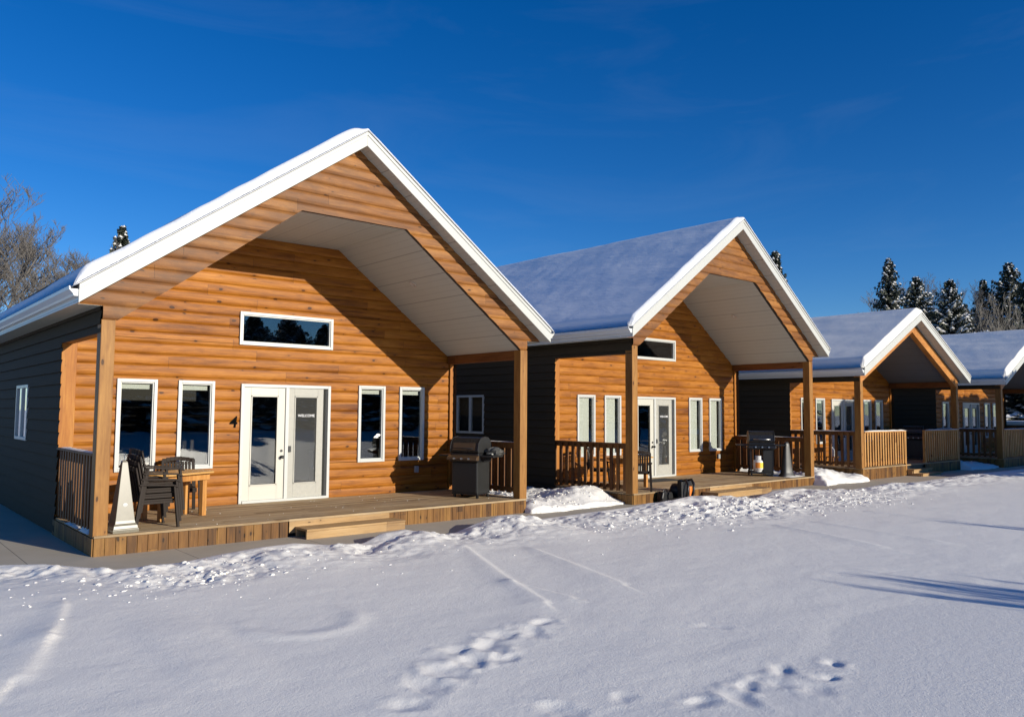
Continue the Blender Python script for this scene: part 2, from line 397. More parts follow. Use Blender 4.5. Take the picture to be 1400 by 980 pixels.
def window(root, x0, x1, z0, z1, P, blind=None, fw=.055, mull=None, stuff=None):
    b = MB(); y0, y1 = P-.06, P+.05
    for r in ((x0, x0+fw, z0, z1), (x1-fw, x1, z0, z1)): b.box(r[0], r[1], y0, y1, r[2], r[3])
    b.box(x0+fw, x1-fw, y0, y1, z1-fw, z1); b.box(x0+fw, x1-fw, y0, y1, z0, z0+fw)
    q = fw*.4   # inner sash
    X0, X1, Z0, Z1 = x0+fw, x1-fw, z0+fw, z1-fw
    for r in ((X0, X0+q, Z0, Z1), (X1-q, X1, Z0, Z1), (X0+q, X1-q, Z0, Z0+q), (X0+q, X1-q, Z1-q, Z1)): b.box(r[0], r[1], P-.035, P+.045, r[2], r[3])
    f = b.build('window', M['frame'], root, bevel=.004)
    g = MB(); g.box(X0, X1, P-.012, P-.006, Z0, Z1); g.build('pane', M['glass'], f)
    if blind == 'full':
        s = MB(); n = 14; w_ = X1-X0
        s.box(X0+.01, X0+w_*.80, P+.03, P+.036, Z0+.02, Z1-.02); s.build('blind', M['blind'], f)
    elif blind == 'top':
        s = MB(); s.box(X0+.02, X1-.06, P+.03, P+.07, Z1-.12, Z1-.04); s.build('blind', M['blind'], f)
    return f

def door_set(root, c, text=True):
    P, hd = c['P'], c['hd']; x0, x1, z1 = 3.063, 4.943, c['zdt']; y0, y1 = P-.065, P+.06; fw = .06
    b = MB(); b.box(x0, x0+fw, y0, y1, hd, z1); b.box(x1-fw, x1, y0, y1, hd, z1); b.box(x0+fw, x1-fw, y0, y1, z1-fw, z1)
    xm = (x0+x1)/2; b.box(xm-.035, xm+.035, y0+.005, y1, hd, z1-fw); b.box(x0+fw, x1-fw, y0-.02, y1, hd, hd+.05)
    b.build('door_frame', M['frame'], root, bevel=.005)
    for side, (a, e, mat, dep) in enumerate(((x0+fw, xm-.035, M['door'], .015), (xm+.035, x1-fw, M['storm'], .0))):
        if side: e -= .09
        d = MB(); zb, zt = hd+.05, z1-fw; iw = .145 if not side else .125
        Y0, Y1 = P-.03, P+.02
        d.box(a, a+iw, Y0, Y1, zb, zt); d.box(e-iw, e, Y0, Y1, zb, zt); d.box(a+iw, e-iw, Y0, Y1, zb, zb+.27); d.box(a+iw, e-iw, Y0, Y1, zt-.16, zt)
        for r in ((a+iw, a+iw+.025, zb+.27, zt-.16), (e-iw-.025, e-iw, zb+.27, zt-.16), (a+iw, e-iw, zb+.27, zb+.295), (a+iw, e-iw, zt-.185, zt-.16)):
            d.box(r[0], r[1], Y0-.012, Y0, r[2], r[3])
        dl = d.build('door', mat, root, bevel=.004)
        g = MB(); g.box(a+iw, e-iw, P-.008, P-.003, zb+.27, zt-.16); g.build('pane', M['glass'], dl)
        h = MB()
        if side == 0:
            hx = e-.06
            h.lathe([(0,0),(.026,0),(.026,.012),(0,.012)], (0,0,0), 12)
            h.v = [(hx+v[0], Y0-v[2], hd+.98+v[1]) for v in h.v]; h.build('deadbolt', M['blackp'], dl); h = MB()
            k = MB(); k.lathe([(0,0),(.03,0),(.03,.02),(.014,.03),(.014,.05),(.03,.06),(.034,.085),(.022,.1),(0,.1)], (0,0,0), 14)
            h.f += [tuple(i+len(h.v) for i in f_) for f_ in k.f]; h.mi += k.mi
            h.v += [(hx+v[0], Y0-v[2], hd+.86+v[1]) for v in k.v]
        else:
            hx = a+.03; h.box(hx-.018, hx+.03, Y0-.035, Y0, hd+.95, hd+1.07)
        h.build('handle', M['blackp'], dl, smooth=True, angle=40)
        if side:
            s = MB(); s.box(a-.01, x1-fw, y0+.02, y0+.022, zb, zt); s.build('screen', M['screen'], dl)
            if text: text_mesh('WELCOME', .075, 'lettering', M['wlet'], dl, ((a+e)/2+.0, y0+.017, 1.93), ext=.001)

def railing(root, axis, fixed, a0, a1, zb, zt, bw, gap, mat, out, name='railing', cap=.12, snow=False):
    """boards hung on the outer (`out` sign) face of two rails"""
    b = MB(); th = .035
    def bx(p0, p1, q0, q1, r0, r1):
        (b.box(p0, p1, q0, q1, r0, r1) if axis == 'x' else b.box(q0, q1, p0, p1, r0, r1))
    q = sorted((fixed, fixed-out*.04))
    bx(a0, a1, q[0], q[1], zt-.13, zt-.04); bx(a0, a1, q[0], q[1], zb+.06, zb+.15)
    n = max(1, int((a1-a0+gap)/(bw+gap))); st = (a1-a0-bw)/max(1, n-1)
    q = sorted((fixed+out*.003, fixed+out*(.003+th)))
    rr = random.Random(int(a1*100+zb*77))
    for i in range(n):
        a = a0+i*st; dz = rr.uniform(-.012, .012)
        bx(a, a+bw, q[0], q[1], zb+.02+dz, zt-.042)
    o = b.build(name, mat, root, bevel=.003)
    c = MB(); cc = sorted((fixed-cap/2, fixed+cap/2))
    (c.box(a0, a1, cc[0], cc[1], zt-.038, zt) if axis == 'x' else c.box(cc[0], cc[1], a0, a1, zt-.038, zt))
    c.build('top_rail', mat, o, bevel=.004)
    return o

# ------------------------------------------------------------------ cabins
CAB = {1: dict(loc=(0,0,0), rot=0, s=1.0, hd=.285, zp=3.335, zdt=2.561, z3t=2.593, z3b=.976, zt0=3.308, zt1=3.949, zaT=6.931, zeT=3.756, arch=5.415, tL=.15, tR=.045),
       2: dict(loc=(10.889,-.446,0), rot=.821, s=1.006, hd=.245, zp=3.585, zdt=2.505, z3t=2.516, z3b=.91, zt0=3.556, zt1=4.167, zaT=7.091, zeT=3.979, arch=5.6, tL=.15, tR=.045),
       3: dict(loc=(21.687,-.466,.0), rot=.382, s=.975, hd=.37, zp=3.28, zdt=2.60, z3t=2.615, z3b=1.0, zaT=5.555, zeT=3.49, tL=.26, tR=.06),
       4: dict(loc=(32.232,-1.012,.0), rot=-.353, s=.992, hd=.36, zp=3.28, zdt=2.60, z3t=2.615, z3b=1.0, zaT=5.555, zeT=3.49, tL=.26, tR=.08)}
W = 8.067; XE = .383; OV = .307; P = 2.6; LEN = 11.0; FH = .23
LABELS = {1: 'largest orange log cabin at left with number four beside its white doors',
          2: 'second cabin with snowy steep roof, cream blinds and open log gable',
          3: 'third cabin with low open gable and sunlit slatted front railing',
          4: 'farthest cabin at the right edge, its porch almost wholly in shade'}
WINX = [(.871,1.539),(1.902,2.56),(5.599,6.252),(6.617,7.268)]
def build_cabin(k):
    c = CAB[k]; c['P'] = P
    root = empty('log_cabin', c['loc'], R(c['rot'])); root.scale = (c['s'], c['s'], 1)
    tag(root, LABELS[k], 'cabin', 'log cabins in a row along the path')
    hd, zp = c['hd'], c['zp']; xc = W/2
    sl = (c['zaT']-c['zeT'])/(xc+XE); zeB = c['zeT']-FH
    under = lambda x: zeB + sl*(min(x, W-x)+XE)          # roof underside
    steep = k < 3
    # ---- back wall of the porch, with real openings
    holes = [(a+.02, b-.02, c['z3b']+.02, c['z3t']-.02) for a, b in WINX] + [(3.063+.02, 4.943-.02, hd-.1, c['zdt']-.02)]
    if steep: holes.append((3.024, 4.951, c['zt0']+.02, c['zt1']-.02))
    xa, xb = .234, 7.947
    if steep: top = c['arch']+.05
    else: top = c['zaT']-FH-.02
    def spans(z):
        lo, hi = xa, xb
        if z > under(xa)-.05: lo = max(xa, (z+.05-zeB)/sl-XE); hi = min(xb, W-lo)
        s = [(lo, hi)]
        for h in sorted(holes):
            if h[2] < z < h[3]:
                s2 = []
                for a, b in s:
                    if h[0] >= b or h[1] <= a: s2.append((a, b))
                    else: s2 += [(a, h[0]), (h[1], b)]
                s = s2
        return s
    mb = MB(); br = sorted(set(v for h in holes for v in h[2:]))
    clad(mb, lambda a, z, o: (a, P+o, z), hd-.02, top, spans, br, phase=hd-.04)
    o = mb.build('log_wall', M['log'], root); smooth_weld(o)
    # end profile of the logs against the corner boards
    t = MB(); t.box(.0, .232, P-.045, P+.10, hd-.2, zp-.02); t.build('corner_board', M['trim'], root, bevel=.004)
    t = MB(); t.box(7.975, 8.06, P-.06, P+.10, hd-.2, zp-.02); t.box(8.06, 8.19, P-.02, P+.06, hd-.2, zp-.02) if False else None; t.build('corner_board', M['trim'], root, bevel=.004)
    # room seen through the glass
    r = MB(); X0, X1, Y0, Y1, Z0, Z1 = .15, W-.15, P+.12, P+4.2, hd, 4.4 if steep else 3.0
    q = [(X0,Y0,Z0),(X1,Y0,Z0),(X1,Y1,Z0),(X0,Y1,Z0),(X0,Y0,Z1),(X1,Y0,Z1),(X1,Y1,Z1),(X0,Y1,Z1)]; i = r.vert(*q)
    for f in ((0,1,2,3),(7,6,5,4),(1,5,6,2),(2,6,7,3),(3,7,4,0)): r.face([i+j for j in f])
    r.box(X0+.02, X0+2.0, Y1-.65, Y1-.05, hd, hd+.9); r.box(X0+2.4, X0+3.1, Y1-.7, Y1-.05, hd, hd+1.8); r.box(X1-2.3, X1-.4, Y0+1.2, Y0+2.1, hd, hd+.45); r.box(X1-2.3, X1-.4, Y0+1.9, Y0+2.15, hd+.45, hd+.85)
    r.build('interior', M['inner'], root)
    for i, (a, b) in enumerate(WINX):
        window(root, a, b, c['z3b'], c['z3t'], P, blind='full' if k == 2 else 'top')
    if steep: window(root, 3.004, 4.971, c['zt0'], c['zt1'], P)
    door_set(root, c, text=k < 3)
    # ---- side walls in charcoal lap siding, open at the porch
    zo = zp-.19
    for side in (0, 1):
        x = 0 if side == 0 else W; sg = 1 if side == 0 else -1
        def fr(a, z, o, x=x, sg=sg): return (x+sg*o, a, z)
        wy0, wy1 = (5.27, 6.43)
        def sp(z, side=side):
            lo = P-.14 if z < zo else .012
            s = [(lo, LEN-.3)]
            if 1.47 < z < 2.5: s = [(lo, wy0), (wy1, LEN-.3)]
            return s
        mb = MB(); clad(mb, fr, .02, zeB+sl*XE-.01, sp, [zo, 1.47, 2.5], prof=LAP, ts=LAPT, phase=.07)
        mb.build('side_wall', M['siding'], root)
        wn = MB(); y0, y1, z0, z1 = wy0-.03, wy1+.03, 1.45, 2.52; X = sorted((x-sg*.035, x+sg*.05)); ym = (y0+y1)/2
        for r4 in ((y0, y0+.06, z0, z1), (y1-.06, y1, z0, z1), (ym-.04, ym+.04, z0, z1), (y0+.06, ym-.04, z1-.06, z1), (ym+.04, y1-.06, z1-.06, z1), (y0+.06, ym-.04, z0, z0+.06), (ym+.04, y1-.06, z0, z0+.06)):
            wn.box(X[0], X[1], r4[0], r4[1], r4[2], r4[3])
        wf = wn.build('window', M['frame'], root, bevel=.004)
        g = MB(); g.box(x-.004, x+.004, y0+.06, y1-.06, z0+.06, z1-.06); g.build('pane', M['glass'], wf)
        fd = MB(); fd.box(min(x+sg*.01, x+sg*.2), max(x+sg*.01, x+sg*.2), P-.1, LEN-.3, -.15, .1); fd.build('foundation', M['found'], root)
        # header beam along the open side of the porch
        hb = MB(); xs = sorted((x+sg*.004, x+sg*.16)); hb.box(xs[0], xs[1], .10, P-.05, zo, zp+.02); hb.build('header_beam', M['beam'], root, bevel=.004)
        # post
        px = -.012 if side == 0 else W-.162
        pm = MB(); pm.box(px+.0, px+.19, -.004, .20, hd-.02 if True else 0, zp); pm.build('porch_post', M['post'], root, bevel=.006)
    bw = MB(); bw.box(0, W, LEN-.32, LEN-.28, 0, zeB+.2); bw.prism([(0, zeB+.2), (W, zeB+.2), (xc, c['zaT']-FH-.05)], 'y', LEN-.32, LEN-.28); bw.build('rear_wall', M['siding'], root)
    # ---- gable
    rake = [(-XE, zeB), (xc, zeB+sl*(xc+XE)), (W+XE, zeB)]
    if steep:
        A = [(.2, zp), (2.99, c['arch']), (5.07, c['arch']+.008), (7.9, zp)]
        za = c['arch']
        def gs(z):
            lo = 0 if z < zeB else (z-zeB)/sl-XE; hi = W-lo
            if hi-lo < 0: lo = hi = xc
            if z > za: return [(lo, xc), (xc, hi)]
            tt = (z-zp)/(za-zp)
            return [(lo, max(lo, A[0][0]+(A[1][0]-A[0][0])*tt)), (min(hi, A[3][0]+(A[2][0]-A[3][0])*tt), hi)]
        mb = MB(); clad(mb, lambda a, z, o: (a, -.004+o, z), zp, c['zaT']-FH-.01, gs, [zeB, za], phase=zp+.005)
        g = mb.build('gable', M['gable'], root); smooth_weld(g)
        # thickness edge of the arch opening + porch ceiling
        ce = MB(); pts = [(.165, zp-.0)] + A[1:3] + [(W-.165, zp-.0)]
        for (p, q2) in zip(pts[:-1], pts[1:]):
            n = 1
            ce.hexa([(p[0], .06, p[1]), (q2[0], .06, q2[1]), (q2[0], P+.02, q2[1]), (p[0], P+.02, p[1]), (p[0], .06, p[1]+.03), (q2[0], .06, q2[1]+.03), (q2[0], P+.02, q2[1]+.03), (p[0], P+.02, p[1]+.03)])
        ce.build('porch_ceiling', M['soffit'], root)
        bk = MB()
        for (p, q2) in zip(A[:-1], A[1:]):
            bk.hexa([(p[0], -.002, p[1]+.0), (q2[0], -.002, q2[1]+.0), (q2[0], .06, q2[1]+.0), (p[0], .06, p[1]+.0), (p[0], -.002, p[1]+.03), (q2[0], -.002, q2[1]+.03), (q2[0], .06, q2[1]+.03), (p[0], .06, p[1]+.03)])
        bk.build('arch_lining', M['drip'], root)
        lx = 6.1; lz = zp + (za-zp)*(7.9-lx)/(7.9-5.07)
        l = MB(); l.lathe([(0,-.004),(.055,-.004),(.06,-.012),(.085,-.012),(.09,0)], (0,0,0), 18); lo = l.build('recessed_light', M['lamp'], root, smooth=True)
        lo.location = (lx, 1.3, lz-.002); lo.rotation_euler = (0, math.atan((za-zp)/(7.9-5.07)), 0)
    else:
        # pair of beams under the rakes and a sloping ceiling
        th = .36
        for sgn in (0, 1):
            f = (lambda x: x) if sgn == 0 else (lambda x: W-x)
            bm_ = MB(); pl = [(f(-.0), under(0)-.05-th), (f(xc), under(xc)-.05-th), (f(xc), under(xc)-.05), (f(0), under(0)-.05)]
            bm_.prism(pl, 'y', -.015, .17); bm_.build('rake_beam', M['rakebeam'], root, bevel=.004)
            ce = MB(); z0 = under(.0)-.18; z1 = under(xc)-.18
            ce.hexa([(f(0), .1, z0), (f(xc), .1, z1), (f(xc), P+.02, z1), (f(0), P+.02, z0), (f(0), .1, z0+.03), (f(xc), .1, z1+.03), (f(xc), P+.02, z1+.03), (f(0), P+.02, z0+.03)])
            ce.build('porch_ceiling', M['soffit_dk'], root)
    # ---- rake fascia, soffit, drip edge, roof deck, gutters
    for sgn in (0, 1):
        f = (lambda x: x) if sgn == 0 else (lambda x: W-x)
        ap = zeB+sl*(xc+XE)
        fa = MB(); fa.prism([(f(-XE), zeB-.02), (f(xc), ap-.02), (f(xc), ap+FH), (f(-XE), zeB+FH)], 'y', -OV-.03, -OV)
        fa.prism([(f(-XE), zeB+FH*.72), (f(xc), ap+FH*.72), (f(xc), ap+FH+.003), (f(-XE), zeB+FH+.003)], 'y', -OV-.045, -OV-.031)
        fa.build('fascia', M['white'], root, bevel=.004)
        dr = MB(); dr.prism([(f(-XE), zeB+FH+.004), (f(xc), ap+FH+.004), (f(xc), ap+FH+.028), (f(-XE), zeB+FH+.028)], 'y', -OV-.055, -OV+.1); dr.build('drip_edge', M['drip'], root)
        so = MB(); so.prism([(f(-XE), zeB), (f(xc), ap), (f(xc), ap+.02), (f(-XE), zeB+.02)], 'y', -OV+.001, -.002)
        so.build('soffit', M['soffit'], root)
        se = MB(); se.box(min(f(-XE), f(-.002)), max(f(-XE), f(-.002)), .03, LEN, zeB+sl*XE*.0+.0, zeB+.02); 
        se.build('eave_soffit', M['soffit'], root)
        rd = MB(); rd.prism([(f(-XE), zeB+FH-.06), (f(xc), ap+FH-.06), (f(xc), ap+FH+.003), (f(-XE), zeB+FH+.003)], 'y', -OV+.002, LEN); rd.build('roof', M['found'], root)
        gt = MB(); g0 = zeB+.07
        prof = [(-XE, g0+.0), (-XE-.055, g0+.0), (-XE-.065, g0+.03), (-XE-.115, g0+.085), (-XE-.12, g0+.13), (-XE-.105, g0+.13), (-XE-.10, g0+.095), (-XE, g0+.095)]
        gt.prism([(f(p_[0]), p_[1]) for p_ in prof], 'y', -OV-.01, LEN-.05); gt.build('gutter', M['gutter'] if sgn == 0 else M['white'], root)
        ef = MB(); xx = sorted((f(-XE+.001), f(-XE+.02))); ef.box(xx[0], xx[1], -OV+.003, LEN, zeB-.015, zeB+FH-.065); ef.build('eave_fascia', M['gutter'], root)
    # ---- deck, skirt
    d = MB(); n = int(round(P/.14))
    for i in range(n):
        y0 = -.025+i*.14; d.box(0.0, W, y0, min(y0+.134, P-.0), hd-.035, hd)
    d.build('deck', M['deck'], root, bevel=.003)
    zb = -.03
    s = MB(); rr = random.Random(k); bw_ = .143 if k < 3 else .1
    nb = int(W/bw_); st = W/nb
    gapx = (2.93, 4.80) if k < 3 else (3.28, 4.85)
    for i in range(nb):
        xa_ = i*st
        if k < 3 and gapx[0] < xa_+st/2 < gapx[1]: continue
        if k >= 3 and gapx[0] < xa_+st/2 < gapx[1]: continue
        s.box(xa_+.003, xa_+st-.003, -.022+rr.uniform(-.003, .003), -.0, zb, hd-.038)
    for half in (0, 1):
        h_ = MB(); fs_ = [f_ for f_ in s.f if (sum(s.v[q_][0] for q_ in f_)/len(f_) > 4) == bool(half)]
        ids = sorted({q_ for f_ in fs_ for q_ in f_}); mp = {q_: i_ for i_, q_ in enumerate(ids)}
        h_.v = [s.v[q_] for q_ in ids]; h_.f = [tuple(mp[q_] for q_ in f_) for f_ in fs_]; h_.mi = [0]*len(h_.f)
        h_.build('skirt', M['skirt'], root, bevel=.002)
    for side in (0, 1):
        x = 0 if side == 0 else W; s = MB()
        for i in range(17):
            y0 = .0+i*.153; xs = (x-.02, x) if side == 0 else (x, x+.02); s.box(xs[0], xs[1], y0+.003, y0+.15, zb, hd-.038)
        s.build('side_skirt', M['skirt_side'], root, bevel=.002)
    ud = MB(); ud.box(.03, W-.03, .03, P, -.1, hd-.05); ud.build('deck_frame', M['blackp'], root)
    # ---- steps
    if k == 1:
        s = MB(); s.box(2.90, 4.80, -.025, -.001, .06, hd-.036); s.build('riser', M['step'], root, bevel=.003)
        s = MB(); s.box(3.0, 4.86, -.46, -.03, .125, .16); s.box(3.0, 4.86, -.45, -.41, 0, .122); s.box(3.0, 4.86, -.09, -.05, 0, .122); s.box(4.82, 4.86, -.40, -.10, 0, .122)
        s.build('step', M['step'], root, bevel=.004)
    elif k == 2:
        s = MB(); s.box(2.9, 4.78, -.025, -.001, .04, hd-.036); s.build('riser', M['step'], root, bevel=.003)
        s = MB(); s.box(2.55, 4.95, -.50, -.03, .10, .14); s.box(2.55, 4.95, -.49, -.45, -.02, .098); s.box(2.55, 2.59, -.45, -.05, -.02, .098); s.box(4.91, 4.95, -.45, -.05, -.02, .098)
        s.build('step', M['step'], root, bevel=.004)
    else:
        for (y0, z1) in ((-.26, .21), (-.56, .09)):
            s = MB(); s.box(3.27, 5.0 if z1 < .1 else 4.88, y0, y0+.30, z1-.035, z1); s.box(3.30, 4.85, y0+.02, y0+.05, -.03, z1-.037); s.box(3.27, 3.31, y0+.051, -.03, -.03, z1-.037)
            s.build('step', M['step'], root, bevel=.004)
    # ---- railings
    zr = hd+1.14 if k != 2 else 1.36
    a0, a1 = .205, P-.06
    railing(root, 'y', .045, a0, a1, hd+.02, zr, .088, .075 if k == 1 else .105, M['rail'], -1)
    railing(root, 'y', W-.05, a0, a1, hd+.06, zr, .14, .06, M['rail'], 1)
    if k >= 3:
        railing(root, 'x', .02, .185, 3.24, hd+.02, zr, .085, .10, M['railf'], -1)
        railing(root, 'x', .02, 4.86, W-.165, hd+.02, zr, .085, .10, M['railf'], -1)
        for xx in (3.2, 4.86):
            p_ = MB(); p_.box(xx-.0, xx+.09, -.02, .07, hd, zr-.04) if xx > 4 else p_.box(xx, xx+.06, -.03, .06, -.02, zr-.04); p_.build('railing_post', M['railf'], root, bevel=.003)
    # outlet
    ot = MB(); ot.box(7.02, 7.12, P-.09, P-.04, hd+.42, hd+.56); ot.build('outlet_cover', M['outlet'], root, bevel=.006)
    if k == 1:
        text_mesh('4', .30, 'house_number', M['black'], root, (2.93, P-.036, 1.73), shear=.12, ext=.001)
    return root

# ---- snow lying on a roof
def roof_snow(k, label, mat):
    c = CAB[k]; xc = W/2; sl = (c['zaT']-c['zeT'])/(xc+XE); z0 = c['zeT']+.03
    nu, nv = 120, 150
    us = np.concatenate([np.linspace(-XE-.06, xc-.0, nu//2+1), np.linspace(xc, W+XE+.06, nu//2+1)[1:]])
    vs = np.concatenate([-OV-.06+.36*np.linspace(0, 1, 30)**2, np.linspace(.06, LEN+.02, nv-28)[1:]])
    V = []; nU, nV = len(us), len(vs)
    rr = Vector((k*13.1, 4.2, 1.7))
    for x in us:
        for y in vs:
            base = z0+sl*(XE+min(x, W-x)) if True else 0
            # round off the ridge
            d = abs(x-xc)
            T = c['tL'] if x < xc else c['tR']
            blend = .5+.5*math.tanh((xc-x)/.25); T = c['tR']+(c['tL']-c['tR'])*blend
            de = min(x+XE+.06, W+XE+.06-x); dv = min(y+OV+.06, LEN+.02-y)
            f = min(1, de/(.12))**.5 if de > 0 else 0; g = min(1, max(dv, 0)/.10)**.33
            n = mnoise.noise(Vector((x*.7, y*.5, 0))+rr)*.025 + mnoise.noise(Vector((x*3, y*2.2, 0))+rr)*.008
            edge = mnoise.noise(Vector((x*2.1, 0, y*.4))+rr)*.12
            h = T*(1+edge)/math.sqrt(1/(1+sl*sl))*f*g + n*f*g*min(1, T/.1)
            rd = -.10*sl*math.exp(-(d/.16)**2)*(1 if T > 0 else 0)
            V.append((x, y, base+max(h, -.0)+rd*g))
    F = [(i*nV+j, (i+1)*nV+j, (i+1)*nV+j+1, i*nV+j+1) for i in range(nU-1) for j in range(nV-1)]
    # closed underside
    b0 = len(V)
    ring = [i*nV for i in range(nU)] + [(nU-1)*nV+j for j in range(1, nV)] + [i*nV+nV-1 for i in range(nU-2, -1, -1)] + [j for j in range(nV-2, 0, -1)]
    for r_ in ring: V.append((V[r_][0], V[r_][1], V[r_][2]-.015))
    for q in range(len(ring)): F.append((ring[q], ring[(q+1) % len(ring)], b0+(q+1) % len(ring), b0+q))
    me = bpy.data.meshes.new('roof_snow'); me.from_pydata(V, [], F); me.update(); me.materials.append(mat)
    me.polygons.foreach_set('use_smooth', [True]*len(me.polygons))
    o = bpy.data.objects.new('roof_snow', me); col.objects.link(o); o.location = c['loc']; o.rotation_euler = (0,0,R(c['rot'])); o.scale = (c['s'], c['s'], 1)
    tag(o, label, 'snow', 'snow blankets on the cabin roofs')

# ------------------------------------------------------------------ ground
def axis_pts(segs):
    out = []
    for a, b, st in segs: out += list(np.arange(a, b, st))
    return np.array(sorted(set(np.round(out, 4))))
def geo(a, b, n, far_first=False):
    g = a + (b-a)*((np.arange(n+1)/n)**3); return g
xs = np.concatenate([-8-(geo(0, 900, 24)[1:])[::-1], np.arange(-8, -3, .12), np.arange(-3, 9, .03), np.arange(9, 20, .05), np.arange(20, 42, .12), 42+geo(0, 1100, 24)])
ys = np.concatenate([-13-(geo(0, 900, 24)[1:])[::-1], np.arange(-13, -9.5, .08), np.arange(-9.5, -.2, .03), np.arange(-.2, 3.2, .05), np.arange(3.2, 16, .25), 16+geo(0, 1100, 24)])
X, Y = np.meshgrid(xs, ys, indexing='ij')
def vnoise(x, y, seed):
    r = np.random.RandomState(seed); G = r.rand(256, 256)
    xi = np.floor(x).astype(int); yi = np.floor(y).astype(int); fx = x-xi; fy = y-yi
    fx = fx*fx*fx*(fx*(fx*6-15)+10); fy = fy*fy*fy*(fy*(fy*6-15)+10)
    g = lambda a, b: G[a % 256, b % 256]
    return (g(xi, yi)*(1-fx)+g(xi+1, yi)*fx)*(1-fy)+(g(xi, yi+1)*(1-fx)+g(xi+1, yi+1)*fx)*fy - .5
def fbm(x, y, sc, oc, seed, gain=.5):
    o = 0; a = 1
    for i in range(oc): o = o+a*vnoise(x*sc*2**i+i*17.3, y*sc*2**i+i*9.1, seed+i); a *= gain
    return o
CT = np.array([(-40,-.2,.10),(-3,-.25,.10),(-1.2,-.40,.09),(-.7,-.65,.08),(-.4,-1.05,.07),(-.1,-1.52,.07),(.28,-1.55,.07),(.73,-1.55,.07),(1.25,-1.5,.11),(1.8,-1.5,.145),(2.3,-1.5,.15),(2.85,-1.55,.075),(3.38,-1.6,.045),(3.74,-1.5,.155),(4.17,-1.5,.18),(4.68,-1.6,.05),(5.15,-1.6,.05),(5.6,-1.5,.145),(6.12,-1.5,.245),(6.54,-1.5,.21),(6.95,-1.5,.10),(7.7,-1.5,.11),(8.4,-1.5,.125),(9.57,-1.5,.14),(10.15,-1.5,.18),(10.8,-1.5,.175),(11.6,-1.5,.24),(12.4,-1.5,.20),(13.3,-1.55,.06),(14.1,-1.6,.05),(14.9,-1.5,.15),(16,-1.5,.16),(17,-2.2,.08),(18.4,-2.2,.10),(19.9,-2.2,.15),(21.3,-2.2,.07),(23.5,-2.2,.10),(25.6,-2.2,.12),(30.6,-2.2,.08),(60,-2.2,.10)])
yc = np.interp(X, CT[:,0], CT[:,1]); hc = np.interp(X, CT[:,0], CT[:,2])
field = .075 - .034*np.clip(-Y-2.6, 0, 30) + .020*fbm(X, Y, .33, 3, 5) + .006*fbm(X, Y*1.6, 1.6, 3, 12)  # slope added to tip the flat snow sunward and brighten it
field = field + .05*np.clip((-Y-14)/20, 0, 8)*(.3+fbm(X, Y, .05, 2, 40))
d = Y-yc                                   # >0 towards the path
front = np.clip(-d, 0, None); back = np.clip(d, 0, None)
wr = np.exp(-(front/1.15)**2)
lump = (.10*fbm(X, Y, 1.7, 4, 21, .6) + .05*np.abs(fbm(X, Y, 4.5, 4, 33, .6)))*np.exp(-(np.clip(front-.15, 0, None)/1.0)**2)*np.clip(front/.35, 0, 1)
rough_patch = np.exp(-((X-11.5)/2.6)**2-((Y+2.9)/.75)**2)*.07*fbm(X, Y, 5.0, 4, 77, .7) + np.exp(-((X-15.5)/1.6)**2-((Y+3.4)/.5)**2)*.05*fbm(X, Y, 6.0, 3, 79, .7) + np.exp(-((X-.6)/.7)**2-((Y+2.7)/.35)**2)*.06*fbm(X, Y, 7.0, 3, 80, .7)
H = field*(1-wr)+np.maximum(hc, .05)*wr+lump+rough_patch
ext = np.interp(X, [-1, 0, 3, 8, 30], [.10, .12, .16, .18, .25])
fall = np.clip(back/ext, 0, 1.6)
edge_n = .15*fbm(X, Y, 2.5, 3, 50)
H = np.where(d > 0, H*(1-np.clip(fall+edge_n*np.clip(fall*4,0,1), 0, 3)**2)-.0, H)
H = np.where(back > ext*1.3, -.12, H)
# snow behind the path, between and around the cabins
def between(x0, x1, y0, h, seed):
    ed = np.minimum(np.minimum(X-x0, x1-X), (Y-y0)*.8 + .25*fbm(X, Y, 1.5, 2, seed))
    s = np.clip(ed/.35, -1, 1)
    top = h*(.75+.9*fbm(X, Y, 1.1, 4, seed+1, .55)) + .035*np.abs(fbm(X, Y, 6, 3, seed+4))*2
    return np.where((s > 0) & (Y > y0-.5), top*np.sqrt(np.clip(s, 0, 1)), -.12)
B1 = between(8.03, 10.93, -.28, .17, 101); B1 = B1 + np.where(B1 > 0, .22*np.exp(-((X-10.35)/.75)**2-((Y-.5)/.55)**2)+.10*np.exp(-((X-8.3)/.4)**2-((Y-.1)/.5)**2), 0)
B2 = between(18.95, 21.74, -.75, .24, 131); B2 = B2+np.where(B2 > 0, .18*np.exp(-((X-19.6)/.8)**2-((Y-.2)/.7)**2), 0)
B3 = between(29.5, 32.28, -.9, .25, 151); B4 = between(40.2, 900, -1.0, .15, 161)
H = np.maximum.reduce([H, B1, B2, B3, B4])
H = np.where((Y > 11.2) | (X < -9) , np.maximum(H, .10+.05*fbm(X, Y, .3, 3, 200)), H)
